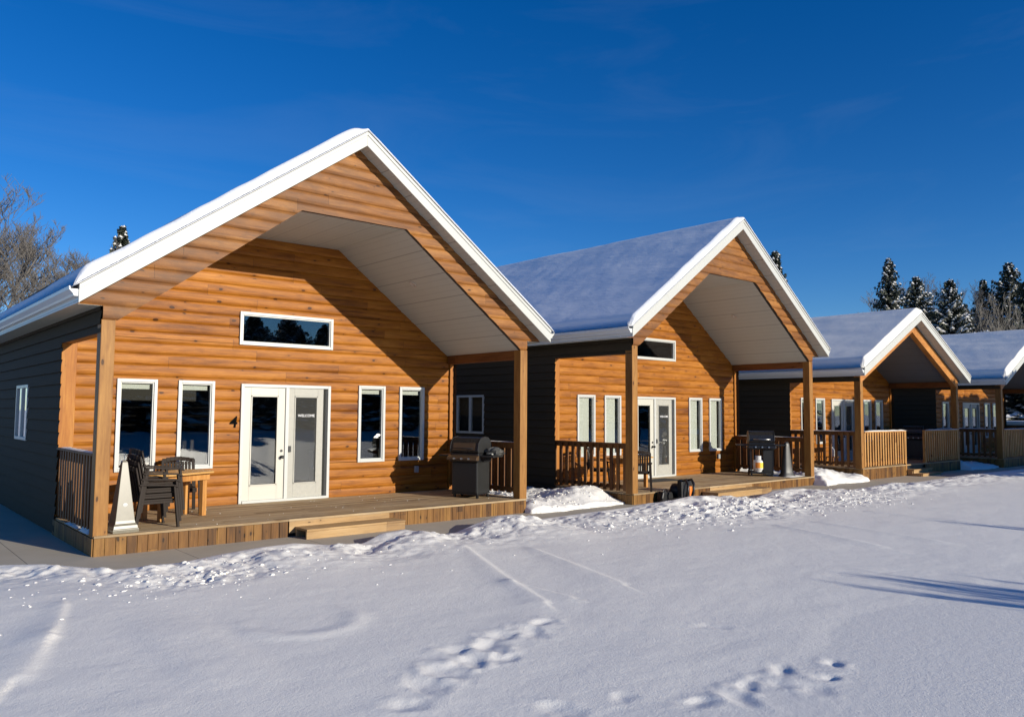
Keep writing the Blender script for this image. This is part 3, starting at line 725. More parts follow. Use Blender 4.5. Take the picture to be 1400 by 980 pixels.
# footprints and slid marks
wob = fbm(X, Y, 9, 3, 300)
wx = .10*fbm(X, Y, 4.5, 3, 310); wy = .10*fbm(X, Y, 4.5, 3, 320)
def dent(x, y, rx, ry, dep, ang=0):
    ca, sa = math.cos(ang), math.sin(ang); u = ((X+wx-x)*ca+(Y+wy-y)*sa)/rx; v = (-(X+wx-x)*sa+(Y+wy-y)*ca)/ry
    q = u*u+v*v; return (-dep*np.exp(-q*1.0) + dep*.22*np.exp(-((np.sqrt(q)-1.6)/.6)**2)*(1+2*wob))
def adj(x, y):
    x0_, y0_ = x, y
    for _ in range(6):
        z_ = .075-.034*max(0, -y-2.6); f_ = (2.058-z_)/(2.058-.1); x = CAM.x+(x0_-CAM.x)*f_; y = CAM.y+(y0_-CAM.y)*f_
    return x, y
FP = [(2.27,-6.78,.13,.10,.05),(2.0,-6.95,.2,.1,.05),(1.7,-6.85,.16,.11,.05),(1.45,-7.05,.2,.12,.06),(1.15,-7.0,.15,.1,.05),(1.05,-7.3,.2,.11,.06),(.75,-7.38,.2,.12,.06),(1.3,-7.4,.14,.09,.045),(.45,-7.55,.2,.1,.05),(.15,-7.75,.18,.1,.04),
      (3.17,-9.15,.11,.075,.06),(2.85,-9.28,.11,.07,.055),(2.75,-8.98,.17,.08,.05),(2.45,-9.1,.16,.1,.05),(2.2,-9.02,.18,.1,.05),(1.95,-9.12,.18,.09,.055),(1.65,-9.0,.15,.08,.045),(2.5,-9.35,.2,.1,.04),(3.4,-7.9,.15,.08,.025),(1.35,-8.6,.12,.08,.03),(.9,-8.45,.2,.1,.04)]
for i, (x, y, a, b, dp) in enumerate(FP):
    x, y = adj(x, y); H = H + dent(x, y, a*.85, b*.95, dp*.42, (i*1.3) % 3)
def ridge(pts, wd, h):
    global H
    pts = [(*adj(p[0], p[1]), p[2]) for p in pts]
    for (p, q) in zip(pts[:-1], pts[1:]):
        px, py = q[0]-p[0], q[1]-p[1]; L2 = px*px+py*py
        t = np.clip(((X-p[0])*px+(Y-p[1])*py)/L2, 0, 1); dd = np.hypot(X-p[0]-t*px, Y-p[1]-t*py)
        wv = wd*(p[2]+(q[2]-p[2])*t); sd_ = (X-p[0])*py-(Y-p[1])*px; sd_ = sd_*(-1 if py < 0 else 1); wv = wv*np.where(sd_ > 0, .8, 3.6); H = np.maximum(H, field + h*np.exp(-(dd/wv)**2)) if False else H + h*np.exp(-(dd/wv)**2)*np.where((t <= 0) & (p is not pts[0]), 0, 1)
ridge([(4.11,-3.2,.5),(3.2,-5.26,1)], .075, .018); ridge([(3.2,-5.3,.8),(2.84,-6.2,1.5)], .05, .02); ridge([(3.2,-5.3,.8),(3.2,-6.2,1.4)], .05, .015)
ridge([(4.89,-3.8,.5),(4.12,-6.1,1.4)], .075, .018)
ridge([(9.9,-4.7,.6),(9.17,-6.7,1.2)], .06, .02); ridge([(10.9,-4.9,.6),(10.33,-7.1,1.2)], .06, .02); ridge([(14.5,-5.1,.6),(14.6,-7.3,1.3)], .08, .02); ridge([(13.2,-4.8,.6),(12.9,-7.0,1.3)], .07, .018)
ridge([(-1.0,-3.3,.5),(-1.35,-4.5,1)], .075, .018); ridge([(-1.35,-4.5,1),(-1.75,-5.5,2.4)], .06, .025)
H = H + .018*np.exp(-((X-(-.35))/.34)**4-((Y+5.2)/1.1)**4) + .016*np.exp(-(((np.hypot((X-.75), (Y+4.9))-.55)/.12)**2))*np.clip((-(Y+4.6))*2, 0, 1)
nx, ny = len(xs), len(ys)
V = np.stack([X, Y, H], -1).reshape(-1, 3).astype(np.float32)
I = np.arange(nx*ny).reshape(nx, ny)
Fq = np.stack([I[:-1,:-1], I[1:,:-1], I[1:,1:], I[:-1,1:]], -1).reshape(-1, 4)
me = bpy.data.meshes.new('snow_ground'); me.vertices.add(len(V)); me.vertices.foreach_set('co', V.ravel())
me.loops.add(Fq.size); me.loops.foreach_set('vertex_index', Fq.ravel().astype(np.int32))
me.polygons.add(len(Fq)); me.polygons.foreach_set('loop_start', np.arange(0, Fq.size, 4, dtype=np.int32)); me.polygons.foreach_set('loop_total', np.full(len(Fq), 4, np.int32))
me.polygons.foreach_set('use_smooth', np.ones(len(Fq), bool)); me.update(); me.validate(); me.materials.append(M['snow'])
go = bpy.data.objects.new('snow_ground', me); col.objects.link(go); tag(go, kind='structure')
def ground_z(x, y):
    i = min(max(np.searchsorted(xs, x), 0), nx-1); j = min(max(np.searchsorted(ys, y), 0), ny-1); return float(H[i, j])
pb = MB(); pb.quad((-9,-4,0),(44,-4,0),(44,3,0),(-9,3,0)); pb.quad((-9,3,0),(.1,3,0),(.1,12,0),(-9,12,0))
pth = pb.build('path', M['concrete']); tag(pth, kind='structure')

# loose snow lumps thrown up along the cleared path
def lumps():
    rr = random.Random(3); mb = MB()
    ico = []
    ph = (1+5**.5)/2
    iv = [Vector(p).normalized() for p in ((-1,ph,0),(1,ph,0),(-1,-ph,0),(1,-ph,0),(0,-1,ph),(0,1,ph),(0,-1,-ph),(0,1,-ph),(ph,0,-1),(ph,0,1),(-ph,0,-1),(-ph,0,1))]
    fi = ((0,11,5),(0,5,1),(0,1,7),(0,7,10),(0,10,11),(1,5,9),(5,11,4),(11,10,2),(10,7,6),(7,1,8),(3,9,4),(3,4,2),(3,2,6),(3,6,8),(3,8,9),(4,9,5),(2,4,11),(6,2,10),(8,6,7),(9,8,1))
    def lump(x, y, r, zz=None):
        r *= .85; z = -r*.25+ (ground_z(x, y) if zz is None else zz)+r*.1
        sc = (rr.uniform(.8, 1.5), rr.uniform(.7, 1.2), rr.uniform(.45, .85))
        i = mb.vert(*[(x+v.x*r*sc[0]*rr.uniform(.75,1.2), y+v.y*r*sc[1]*rr.uniform(.75,1.2), z+v.z*r*sc[2]*rr.uniform(.75,1.2)) for v in iv])
        for f in fi: mb.face([i+k for k in f])
    for _ in range(330):
        x = rr.uniform(-2.5, 8); y = -1.7-abs(rr.gauss(0, .95))
        if rr.random() < .25: y -= .6
        lump(x, y, min(.034, .006+abs(rr.gauss(0, .008))*(1.4 if rr.random() < .12 else 1)))
    for _ in range(330):
        x = rr.gauss(11.8, 2.4); y = rr.gauss(-2.9, .55); lump(x, y, min(.06, .01+abs(rr.gauss(0, .017))))
    for _ in range(180):
        x = rr.gauss(15.6, 1.3); y = rr.gauss(-3.4, .35); lump(x, y, min(.05, .01+abs(rr.gauss(0, .016))))
    for _ in range(120):
        x = rr.gauss(.5, .55); y = rr.gauss(-2.6, .3); lump(x, y, min(.045, .008+abs(rr.gauss(0, .013))))
    for _ in range(260):
        x = rr.uniform(8.1, 10.8); y = rr.uniform(-.5, 2.5); lump(x, y, .01+abs(rr.gauss(0, .014)))
    for _ in range(220):
        x = rr.uniform(8, 30); y = -2.2-abs(rr.gauss(0, .5)); lump(x, y, .01+abs(rr.gauss(0, .016)))
    for _ in range(60):
        x = rr.uniform(-3, 7); y = rr.uniform(-1.45, -.03) if rr.random() < .4 else -.06; z = 0
        lump(x, y, rr.uniform(.006, .014))
    for _ in range(160):
        x = rr.uniform(-.3, -.03); y = rr.uniform(0, 2.4); lump(x, y, rr.uniform(.006, .016))
    for _ in range(70):
        lump(rr.gauss(11.9, 2.2), rr.gauss(-2.7, .4), rr.uniform(.04, .085))
    for _ in range(26):
        lump(rr.gauss(.6, .9), rr.gauss(-2.4, .35), rr.uniform(.025, .05))
    for _ in range(34):
        lump(rr.uniform(.8, 7.6), rr.uniform(.05, 2.4), rr.uniform(.005, .013), .288)
    o = mb.build('loose_snow_lumps', M['softsnow'], smooth=True)
    tag(o, 'small loose snow lumps scattered along the snowbank by the path', 'snow', kind='stuff')
lumps()

cabins = {k: build_cabin(k) for k in (1, 2, 3, 4)}
roof_snow(1, 'snow blanket on the steep roof of the nearest, largest cabin', M['roofsnow'])
roof_snow(2, 'wind-rippled snow blanket on the steep roof of the second cabin', M['roofsnow'])
roof_snow(3, 'thick smooth snow blanket on the low roof of the third cabin', M['softsnow'])
roof_snow(4, 'thick snow blanket on the roof of the farthest cabin at right', M['softsnow'])

def place(o, k, x, y, z, rz):
    c = CAB[k]; a = R(c['rot']); s = c['s']
    o.location = (c['loc'][0]+s*(x*math.cos(a)-y*math.sin(a)), c['loc'][1]+s*(x*math.sin(a)+y*math.cos(a)), z); o.rotation_euler = (0, 0, rz+a)

# ------------------------------------------------------------------ porch furniture
def make_chair(label, group=None):
    """faces +x; origin under the seat centre"""
    t = empty('plastic_armchair'); tag(t, label, 'chair', group)
    w_, d_ = .56, .50
    s = MB(); s.box(-.22, .25, -.235, .235, .40, .43)
    for y in (-.235, .225): s.box(-.22, .25, y, y+.01, .36, .40)
    s.box(.24, .25, -.225, .225, .355, .40)
    s.build('seat', M['dkblade'], t, bevel=.006)
    b = MB()
    def bp(y, z): # leaning back
        return (-.225-(z-.40)*.20 - .05*(1-(y/.26)**2), y, z)
    for i in range(8):
        y = -.19+i*.054; b.bar(bp(y, .46), bp(y, .85), .045, .014, up=(1,0,0))
    for z, hh in ((.445, .05), (.87, .07)):
        ys_ = [-.26+i*.52/8 for i in range(9)]
        for a_, e_ in zip(ys_[:-1], ys_[1:]):
            zz = z+(0 if z < .5 else .035*(1-((a_+e_)/2/.26)**2)); b.bar(bp(a_, zz), bp(e_, zz), .022, hh, up=(0,0,1))
    for y in (-.25, .25): b.bar(bp(y, .41), bp(y, .89), .05, .024, up=(1,0,0))
    b.build('backrest', M['dkblade'], t, bevel=.004)
    for sg in (-1, 1):
        y = sg*.285
        a = MB(); a.bar((-.28, sg*.27, .655), (.22, y, .63), .055, .024); a.bar((.22, y, .63), (.29, y, .60), .055, .024); a.build('armrest', M['dkblade'], t, bevel=.004)
        l = MB(); l.bar((.235, sg*.27, .62), (.30, sg*.29, 0), .05, .035, up=(1,0,0)); l.build('leg', M['dkblade'], t, bevel=.004)
        l = MB(); l.bar((-.235, sg*.255, .64), (-.33, sg*.28, 0), .055, .035, up=(1,0,0)); l.build('leg', M['dkblade'], t, bevel=.004)
    return t
ch = make_chair('brown plastic armchair at the bottom of the stack beside the tapered ashtray', 'plastic armchairs on the nearest porch')
names = [None, 'brown plastic armchair second from the bottom of the porch stack', 'brown plastic armchair second from the top of the porch stack', 'brown plastic armchair on top of the porch stack']
for i in range(4):
    o = ch if i == 0 else copy_tree(ch)
    if i: o['label'] = names[i]
    place(o, 1, .90+.028*i, .50+.012*i, .285+.082*i, R(4))
o = copy_tree(ch); o['label'] = 'single brown plastic armchair behind the wooden table, back to the window'
place(o, 1, 1.80, 1.97, .285, R(-100))

def make_table(label):
    t = empty('wooden_table'); tag(t, label, 'table')
    b = MB()
    L_, D_ = 1.25, .78; cut = .16
    for i in range(6):
        y0 = -D_/2+i*D_/6; y1 = y0+D_/6-.008
        f = lambda y: L_/2-max(0, abs(y)-(D_/2-cut))
        b.prism([(-f(y0), y0), (f(y0), y0), (f(y1), y1), (-f(y1), y1)], 'z', .715, .745)
    b.build('tabletop', M['table'], t, bevel=.004)
    f = MB(); f.box(-.5, .5, -.27, -.235, .60, .712); f.box(-.5, .5, .235, .27, .60, .712); f.box(-.5, -.465, -.235, .235, .60, .712); f.box(.465, .5, -.235, .235, .60, .712); f.build('apron', M['table_leg'], t, bevel=.003)
    for x in (-.43, .43):
        for y in (-.195, .195):
            l = MB(); l.box(x-.045, x+.045, y-.038, y+.038, 0, .712); l.build('leg', M['table_leg'], t, bevel=.004)
    return t
tb = make_table('wooden slatted table between stacked chairs and window on the nearest porch'); place(tb, 1, 1.50, 1.33, .285, R(25))
tb2 = copy_tree(tb); tb2['label'] = 'wooden table half hidden behind the front post of the second cabin'; place(tb2, 2, 1.02, .95, .245, R(10))
o = copy_tree(ch); o['label'] = 'dark plastic armchair beside the front post of the second cabin'; place(o, 2, .72, .42, .245, R(40))
o = copy_tree(ch); o['label'] = 'dark plastic armchair behind the slatted side railing of the second cabin'; place(o, 2, .85, 1.75, .245, R(-60))

def make_ashtray(label, mat, rounded):
    t = empty('ashtray_stand'); tag(t, label, 'ashtray')
    b = MB()
    prof = [(.21,0),(.21,.05),(.20,.055),(.19,.10),(.165,.13),(.155,.17),(.05,.98),(.045,1.02),(.03,1.045),(0,1.05)]
    if rounded: prof = [(.25,0),(.245,.03),(.20,.08),(.17,.16),(.15,.3),(.09,.85),(.08,.93),(.055,.985),(.025,1.0),(0,1.003)]
    n = 4 if not rounded else 20
    i0 = None
    for r_, z in prof:
        q = [(r_, r_), (-r_, r_), (-r_, -r_), (r_, -r_)] if n == 4 else [(r_*math.copysign(abs(math.cos(a))**.55, math.cos(a)), r_*.62*math.copysign(abs(math.sin(a))**.55, math.sin(a))) for a in [2*math.pi*j/n for j in range(n)]]
        i = b.vert(*[(p[0], p[1], z) for p in q])
        if i0 is not None:
            for j in range(n): b.face((i0+j, i0+(j+1) % n, i+(j+1) % n, i+j))
        i0 = i
    b.build('body', mat, t, smooth=rounded, angle=40, bevel=0 if rounded else .012)
    if not rounded:
        k_ = MB(); k_.tube([(0,0,1.04),(0,0,1.12)], .008, 8); k_.lathe([(0,0),(.014,.01),(0,.025)], (0,0,1.115), 8); k_.build('top_spike', M['steel'], t)
        bs = MB(); bs.lathe([(0,0),(.045,0),(.04,.012),(0,.014)], (0,0,0), 16)
        bs.v = [(v[0], -.118-v[2], .40+v[1]*.7) for v in bs.v]; bs.build('badge', M['frame'], t)
    return t
a1 = make_ashtray('tall tapered beige ashtray stand behind the left front post', M['beige'], False); place(a1, 1, .43, .25, .285, R(4))
a1.scale = (.86, .86, .98)
a2 = make_ashtray('tall tapered dark ashtray stand beside the propane grill', M['dkresin'], True); place(a2, 2, 7.32, .42, .245, R(-20))

# ---- barbecues
def make_grill(label, closed=True):
    """front faces -y; width along x"""
    t = empty('barbecue_grill'); tag(t, label, 'grill', 'barbecue grills on the porches')
    hw = .28
    if closed:
        b = MB(); b.box(-hw, hw, -.24, .24, .09, .70); b.build('cabinet', M['grillgry'], t, bevel=.01)
        b = MB(); b.box(-hw+.01, hw-.01, -.262, -.242, .11, .69); b.build('cabinet_door', M['blackp'], t, bevel=.006)
    else:
        for x in (-hw, hw-.03):
            for y in (-.24, .21): 
                b = MB(); b.box(x, x+.03, y, y+.03, .06, .72); b.build('leg', M['blackp'], t)
        b = MB(); b.box(-hw, hw, -.24, .24, .10, .125); b.build('shelf', M['grillgry'], t)
        b = MB(); b.box(.03, hw-.002, -.236, .236, .128, .70); b.build('cabinet', M['grillgry'], t, bevel=.008)
    b = MB(); b.prism([(-.30,.78),(-.28,.70),(.25,.70),(.28,.80),(.28,.88),(-.26,.88)], 'x', -hw-.03, hw+.03); b.build('firebox', M['blackp'], t, bevel=.01)
    b = MB(); b.prism([(-.38,.74),(-.36,.80),(-.27,.84),(-.27,.74)], 'x', -hw-.05, hw+.05); cp = b.build('control_panel', M['grillbrn'] if closed else M['blackp'], t, bevel=.006)
    for x in (-.16, 0, .16):
        kb = MB(); kb.lathe([(0,0),(.024,0),(.02,.02),(0,.022)], (0,0,0), 12); kb.v = [(x+v[0], -.372-v[2], .77+v[1]) for v in kb.v]; kb.build('knob', M['steel'], cp)
    pr = [(-.27,.885),(-.285,.93),(-.25,1.08),(-.17,1.165),(-.02,1.19),(.12,1.17),(.22,1.08),(.26,.97),(.27,.885)]
    b = MB(); b.prism(pr, 'x', -hw-.02, hw+.02); lid = b.build('lid', M['grillblk'], t, bevel=.012)
    if closed:
        f = MB(); f.hexa([(-.24,-.292,.935),(.24,-.292,.935),(.24,-.288,.938),(-.24,-.288,.938),(-.24,-.262,1.075),(.24,-.262,1.075),(.24,-.256,1.07),(-.24,-.256,1.07)]); f.build('front_panel', M['grillbrn'], lid)
    for x in (-hw-.035, hw+.02):
        e = MB(); e.prism([(p[0]*1.03, .885+(p[1]-.885)*1.03) for p in pr], 'x', x, x+.015); e.build('end_cap', M['grillgry'] if True else 0, lid, bevel=.004)
    h = MB(); h.tube([(-.2,-.27,.97),(-.2,-.325,.97),(.2,-.325,.97),(.2,-.27,.97)], .011, 8); h.build('handle', M['steel'] if not closed else M['blackp'], lid, smooth=True)
    for sg in (-1, 1):
        s = MB(); x0, x1 = sorted((sg*(hw+.035), sg*(hw+.33))); s.box(x0, x1, -.21, .17, .80, .835); s.build('side_shelf', M['grillgry'], t, bevel=.01)
        s = MB(); s.bar((sg*(hw+.0), -.1, .70), (sg*(hw+.2), -.1, .80), .02, .02); s.build('shelf_bracket', M['blackp'], t)
    for sg in (-1, 1):
        wl = MB(); x = sg*(hw-.03); 
        wl.lathe([(0,-.02),(.04,-.02),(.05,-.02),(.075,-.015),(.075,.015),(.05,.02),(0,.02)] if sg < 0 else [(0,-.015),(.035,-.015),(.035,.015),(0,.015)], (0,0,0), 16)
        rr_ = .075 if sg < 0 else .035
        wl.v = [(x+sg*.035+v[2], .15+v[0], rr_+v[1]) for v in wl.v]; wl.build('wheel', M['blackp'], t, smooth=True, angle=40)
        ft = MB(); ft.box(x-.02, x+.02, -.21, -.17, 0, .10); ft.build('foot', M['blackp'], t)
    ft = MB(); ft.box(-hw, hw, -.25, .25, .07, .098); ft.build('base', M['blackp'], t)
    return t
g1 = make_grill('dark grill with brown-tinted lid front by the right post of the nearest cabin'); place(g1, 1, 7.36, .92, .285, R(-68))
g1.scale = (1.08, 1.08, 1.05)
# crumpled cover pushed back on the lid of the nearest grill
cv = MB()
for i in range(14):
    for j in range(10):
        pass
def crumple(name, cx, cy, cz, rx, ry, rz_, amp, seed, mat, label, cat):
    mb = MB(); n, m_ = 22, 14; V0 = []
    for i in range(n):
        for j in range(m_+1):
            a = 2*math.pi*i/n; b = math.pi*j/m_ - math.pi/2
            v = Vector((math.cos(b)*math.cos(a), math.cos(b)*math.sin(a), math.sin(b)))
            q = 1+amp*(mnoise.noise(v*2.3+Vector((seed,0,0)))+.6*mnoise.noise(v*5.1+Vector((0,seed,0))))
            V0.append((rx*v.x*q, ry*v.y*q, max(-rz_*.75, rz_*v.z*q)))
    mb.vert(*V0)
    for i in range(n):
        for j in range(m_): a = i*(m_+1)+j; b = ((i+1) % n)*(m_+1)+j; mb.face((a, b, b+1, a+1))
    o = mb.build(name, mat, smooth=True, angle=35); o.location = (cx, cy, cz)
    if label: tag(o, label, cat)
    return o
cvr = crumple('grill_cover', 7.62, .47, 1.215, .20, .17, .10, .5, 3.3, plain('crumpled_grey_cover', (.09,.088,.08), .4, var=.4), 'crumpled grey cover bunched on the side shelf of the nearest grill', 'cover')
g2 = make_grill('black grill on an open cart holding a white propane tank', False); place(g2, 2, 6.98, 1.05, .245, R(-52)); g2.scale = (1.15, 1.1, 1.1)
def make_tank():
    t = empty('propane_tank'); tag(t, 'white propane tank with orange and yellow label under the second grill', 'propane tank')
    b = MB(); b.lathe([(0,.02),(.10,.02),(.13,.05),(.15,.09),(.15,.28),(.13,.33),(.06,.36),(0,.365)], (0,0,0), 24); b.build('body', M['tankwhite'], t, smooth=True, angle=50)
    b = MB(); b.lathe([(.1,0),(.115,0),(.115,.04),(.1,.04)], (0,0,0), 24); b.build('foot_ring', M['tankwhite'], t)
    l = MB()
    for j in range(14):
        a0_, a1_ = R(180+40+j*10), R(180+50+j*10)
        l.quad((.1515*math.cos(a0_), .1515*math.sin(a0_), .11), (.1515*math.cos(a1_), .1515*math.sin(a1_), .11), (.1515*math.cos(a1_), .1515*math.sin(a1_), .27), (.1515*math.cos(a0_), .1515*math.sin(a0_), .27), 1 if 4 < j < 10 else 0)
    l.build('label_wrap', [M['lborange'], M['yellow']], t)
    c = MB()
    for sg in (0, 1):
        for j in range(6):
            a0_, a1_ = R(sg*180+30+j*20), R(sg*180+50+j*20)
            c.quad((.10*math.cos(a0_), .10*math.sin(a0_), .35), (.10*math.cos(a1_), .10*math.sin(a1_), .35), (.10*math.cos(a1_), .10*math.sin(a1_), .46), (.10*math.cos(a0_), .10*math.sin(a0_), .46))
    c.build('collar', M['tankwhite'], t)
    v = MB(); v.tube([(0,0,.36),(0,0,.42)], .02, 10); v.tube([(-.04,0,.41),(.04,0,.41)], .014, 8); v.build('valve', M['steel'], t)
    return t
tk = make_tank(); place(tk, 2, 6.80, 1.02, .245+.128, R(-42))
g3 = copy_tree(g1); g3['label'] = 'dark grill in deep shade on the porch of the third cabin'; place(g3, 3, 7.1, 1.3, .37, R(-70))
# door mat
mm = MB(); mm.box(-.62, .62, -.32, .32, 0, .012); mo = mm.build('door_mat', M['mat'], bevel=.004); tag(mo, 'black rubber mat lying before the doors of the second cabin', 'door mat'); place(mo, 2, 3.25, 1.85, .247, R(-4))
# white jug behind the third cabin's side railing
jg = empty('water_jug'); tag(jg, 'white plastic jug standing behind the side railing of the third cabin', 'jug')
b = MB(); b.lathe([(0,0),(.075,0),(.08,.02),(.08,.2),(.06,.25),(.02,.29),(.02,.31),(0,.31)], (0,0,0), 16); b.build('body', M['tankwhite'], jg, smooth=True, angle=50)
b = MB(); b.lathe([(.024,0),(.024,.025),(0,.025)], (0,0,.31), 10); b.build('cap', M['blackp'], jg)
place(jg, 3, .5, 1.25, .37+.30, 0); 
st = MB(); st.box(-.2,.2,-.16,.16,.27,.30)
for x in (-.17,.14):
    for y in (-.13,.10): st.box(x,x+.03,y,y+.03,0,.27)
so = st.build('low_stool', M['table_leg'], bevel=.003); tag(so, 'low wooden stool carrying the white jug on the third porch', 'stool'); place(so, 3, .5, 1.25, .37, 0)

# ---- backpack leaf blower leaning at the second cabin's step
def make_blower():
    t = empty('backpack_blower'); tag(t, 'black and orange backpack leaf blower lying in snow at the second cabin', 'leaf blower')
    b = MB(); b.prism([(-.02,0),(.10,0),(.10,.44),(.04,.47),(-.02,.42)], 'x', -.17, .17); b.build('back_frame', M['blackp'], t, bevel=.02)
    b = MB(); b.lathe([(0,-.12),(.14,-.12),(.16,-.08),(.16,.08),(.12,.12),(0,.12)], (0,0,0), 20)
    b.v = [(.02+v[0], .22+v[2], .2+v[1]) for v in b.v]; b.build('fan_housing', M['blackp'], t, smooth=True, angle=40)
    b = MB(); b.box(.17, .30, -.02, .28, .04, .30); b.build('engine_cover', M['orange'], t, bevel=.03)
    b = MB(); b.box(.14, .34, .0, .22, .30, .42); b.build('air_filter', M['grillgry'], t, bevel=.03)
    for x in (-.12, .12):
        s = MB(); pts = [(x-.02*0, -.02, .44), (x-.05, -.12, .46), (x-.13, -.22, .38), (x-.19, -.25, .24), (x-.18, -.2, .10), (x-.08, -.05, .03)]
        s.tube(pts, .028, 6); s.build('strap', M['blackp'], t, smooth=True)
    s = MB(); s.tube([(0,.1,.06),(-.18,.0,.05),(-.38,-.05,.06)], .055, 12); s.build('elbow_tube', M['blackp'], t, smooth=True)
    s = MB(); s.tube([(-.38,-.05,.06),(-.75,-.08,.055),(-1.0,-.09,.05)], .042, 12); s.build('blower_tube', M['grillgry'], t, smooth=True)
    s = MB(); s.tube([(-1.0,-.09,.05),(-1.28,-.1,.045)], [.05, .04], 12); s.build('nozzle', M['blackp'], t, smooth=True)
    return t
bl = make_blower(); place(bl, 2, 1.35, -.42, .03, R(6)); bl.scale = (1.05, 1.05, 1.08)
hb = empty('tool_case'); tag(hb, 'small black rounded tool case against the deck skirt of the second cabin', 'tool case')
b = MB(); b.prism([(-.2,0),(.2,0),(.22,.10),(.16,.22),(-.18,.24),(-.22,.1)], 'y', -.09, .09); b.build('body', M['blackp'], hb, bevel=.03)
b = MB(); b.tube([(-.08,0,.23),(-.06,0,.28),(.06,0,.28),(.08,0,.22)], .012, 8); b.build('handle', M['blackp'], hb)
place(hb, 2, .95, -.16, .02, 0)

# small snow caps on ledges and rails
def ledge_snow(pts, label):
    mb = MB()
    for (x0, x1, y0, y1, z, h) in pts:
        n = max(3, int(max(x1-x0, y1-y0)/.06)); m_ = 4
        lx = x1-x0; ly = y1-y0; along = lx > ly; idx = []
        for i in range(n+1):
            for j in range(m_+1):
                u, v = i/n, j/m_
                hh = h*math.sqrt(max(0, 1-(2*v-1)**2))*min(1, 8*u, 8*(1-u))**.5*(.7+.9*abs(mnoise.noise(Vector((x0+u*lx*3+v, y0+u*ly*3, z*7)))))
                idx.append((x0+lx*(u if along else v), y0+ly*(v if along else u), z+hh))
        i0 = mb.vert(*idx)
        for i in range(n):
            for j in range(m_): a = i0+i*(m_+1)+j; mb.face((a, a+m_+1, a+m_+2, a+1))
    o = mb.build('snow_cap', M['softsnow'], smooth=True); tag(o, label, 'snow', 'thin snow caps on rails and ledges'); return o
o = ledge_snow([(-.005,.105,.25,2.4,1.427,.02)], 'thin snow strip on the left side railing of the nearest cabin')
o = ledge_snow([(-.035,.2,.22,.75,.287,.07),(-.03,.18,.9,1.7,.287,.03)], 'snow clump on the deck edge behind the nearest left post')
o = ledge_snow([(.16,3.28,-.045,.08,1.512,.035)], 'snow strip on the sunlit front railing of the third cabin'); place(o, 3, 0, 0, 0, 0)
o = ledge_snow([(4.88,7.9,-.045,.08,1.512,.025)], 'snow strip on the shaded front railing of the third cabin'); place(o, 3, 0, 0, 0, 0)
o = ledge_snow([(-.01,.10,.22,2.5,1.512,.02)], 'snow strip on the left side railing of the third cabin'); place(o, 3, 0, 0, 0, 0)
o = ledge_snow([(-.01,.10,.22,2.5,1.502,.025)], 'snow strip on the left side railing of the farthest cabin'); place(o, 4, 0, 0, 0, 0)
o = ledge_snow([(.16,3.28,-.045,.08,1.502,.025)], 'snow strip on the front railing of the farthest cabin'); place(o, 4, 0, 0, 0, 0)
o = ledge_snow([(7.1,8.0,.15,1.2,.247,.04)], 'snow patch on the deck beside the dark ashtray stand'); place(o, 2, 0, 0, 0, 0)
o = ledge_snow([(W-.12,W-.005,.3,2.45,1.427,.012)], 'thin snow strip on the right side railing of the nearest cabin')
o = ledge_snow([(W-.12,W-.005,.25,2.45,1.362,.012)], 'thin snow strip on the right side railing of the second cabin'); place(o, 2, 0, 0, 0, 0)

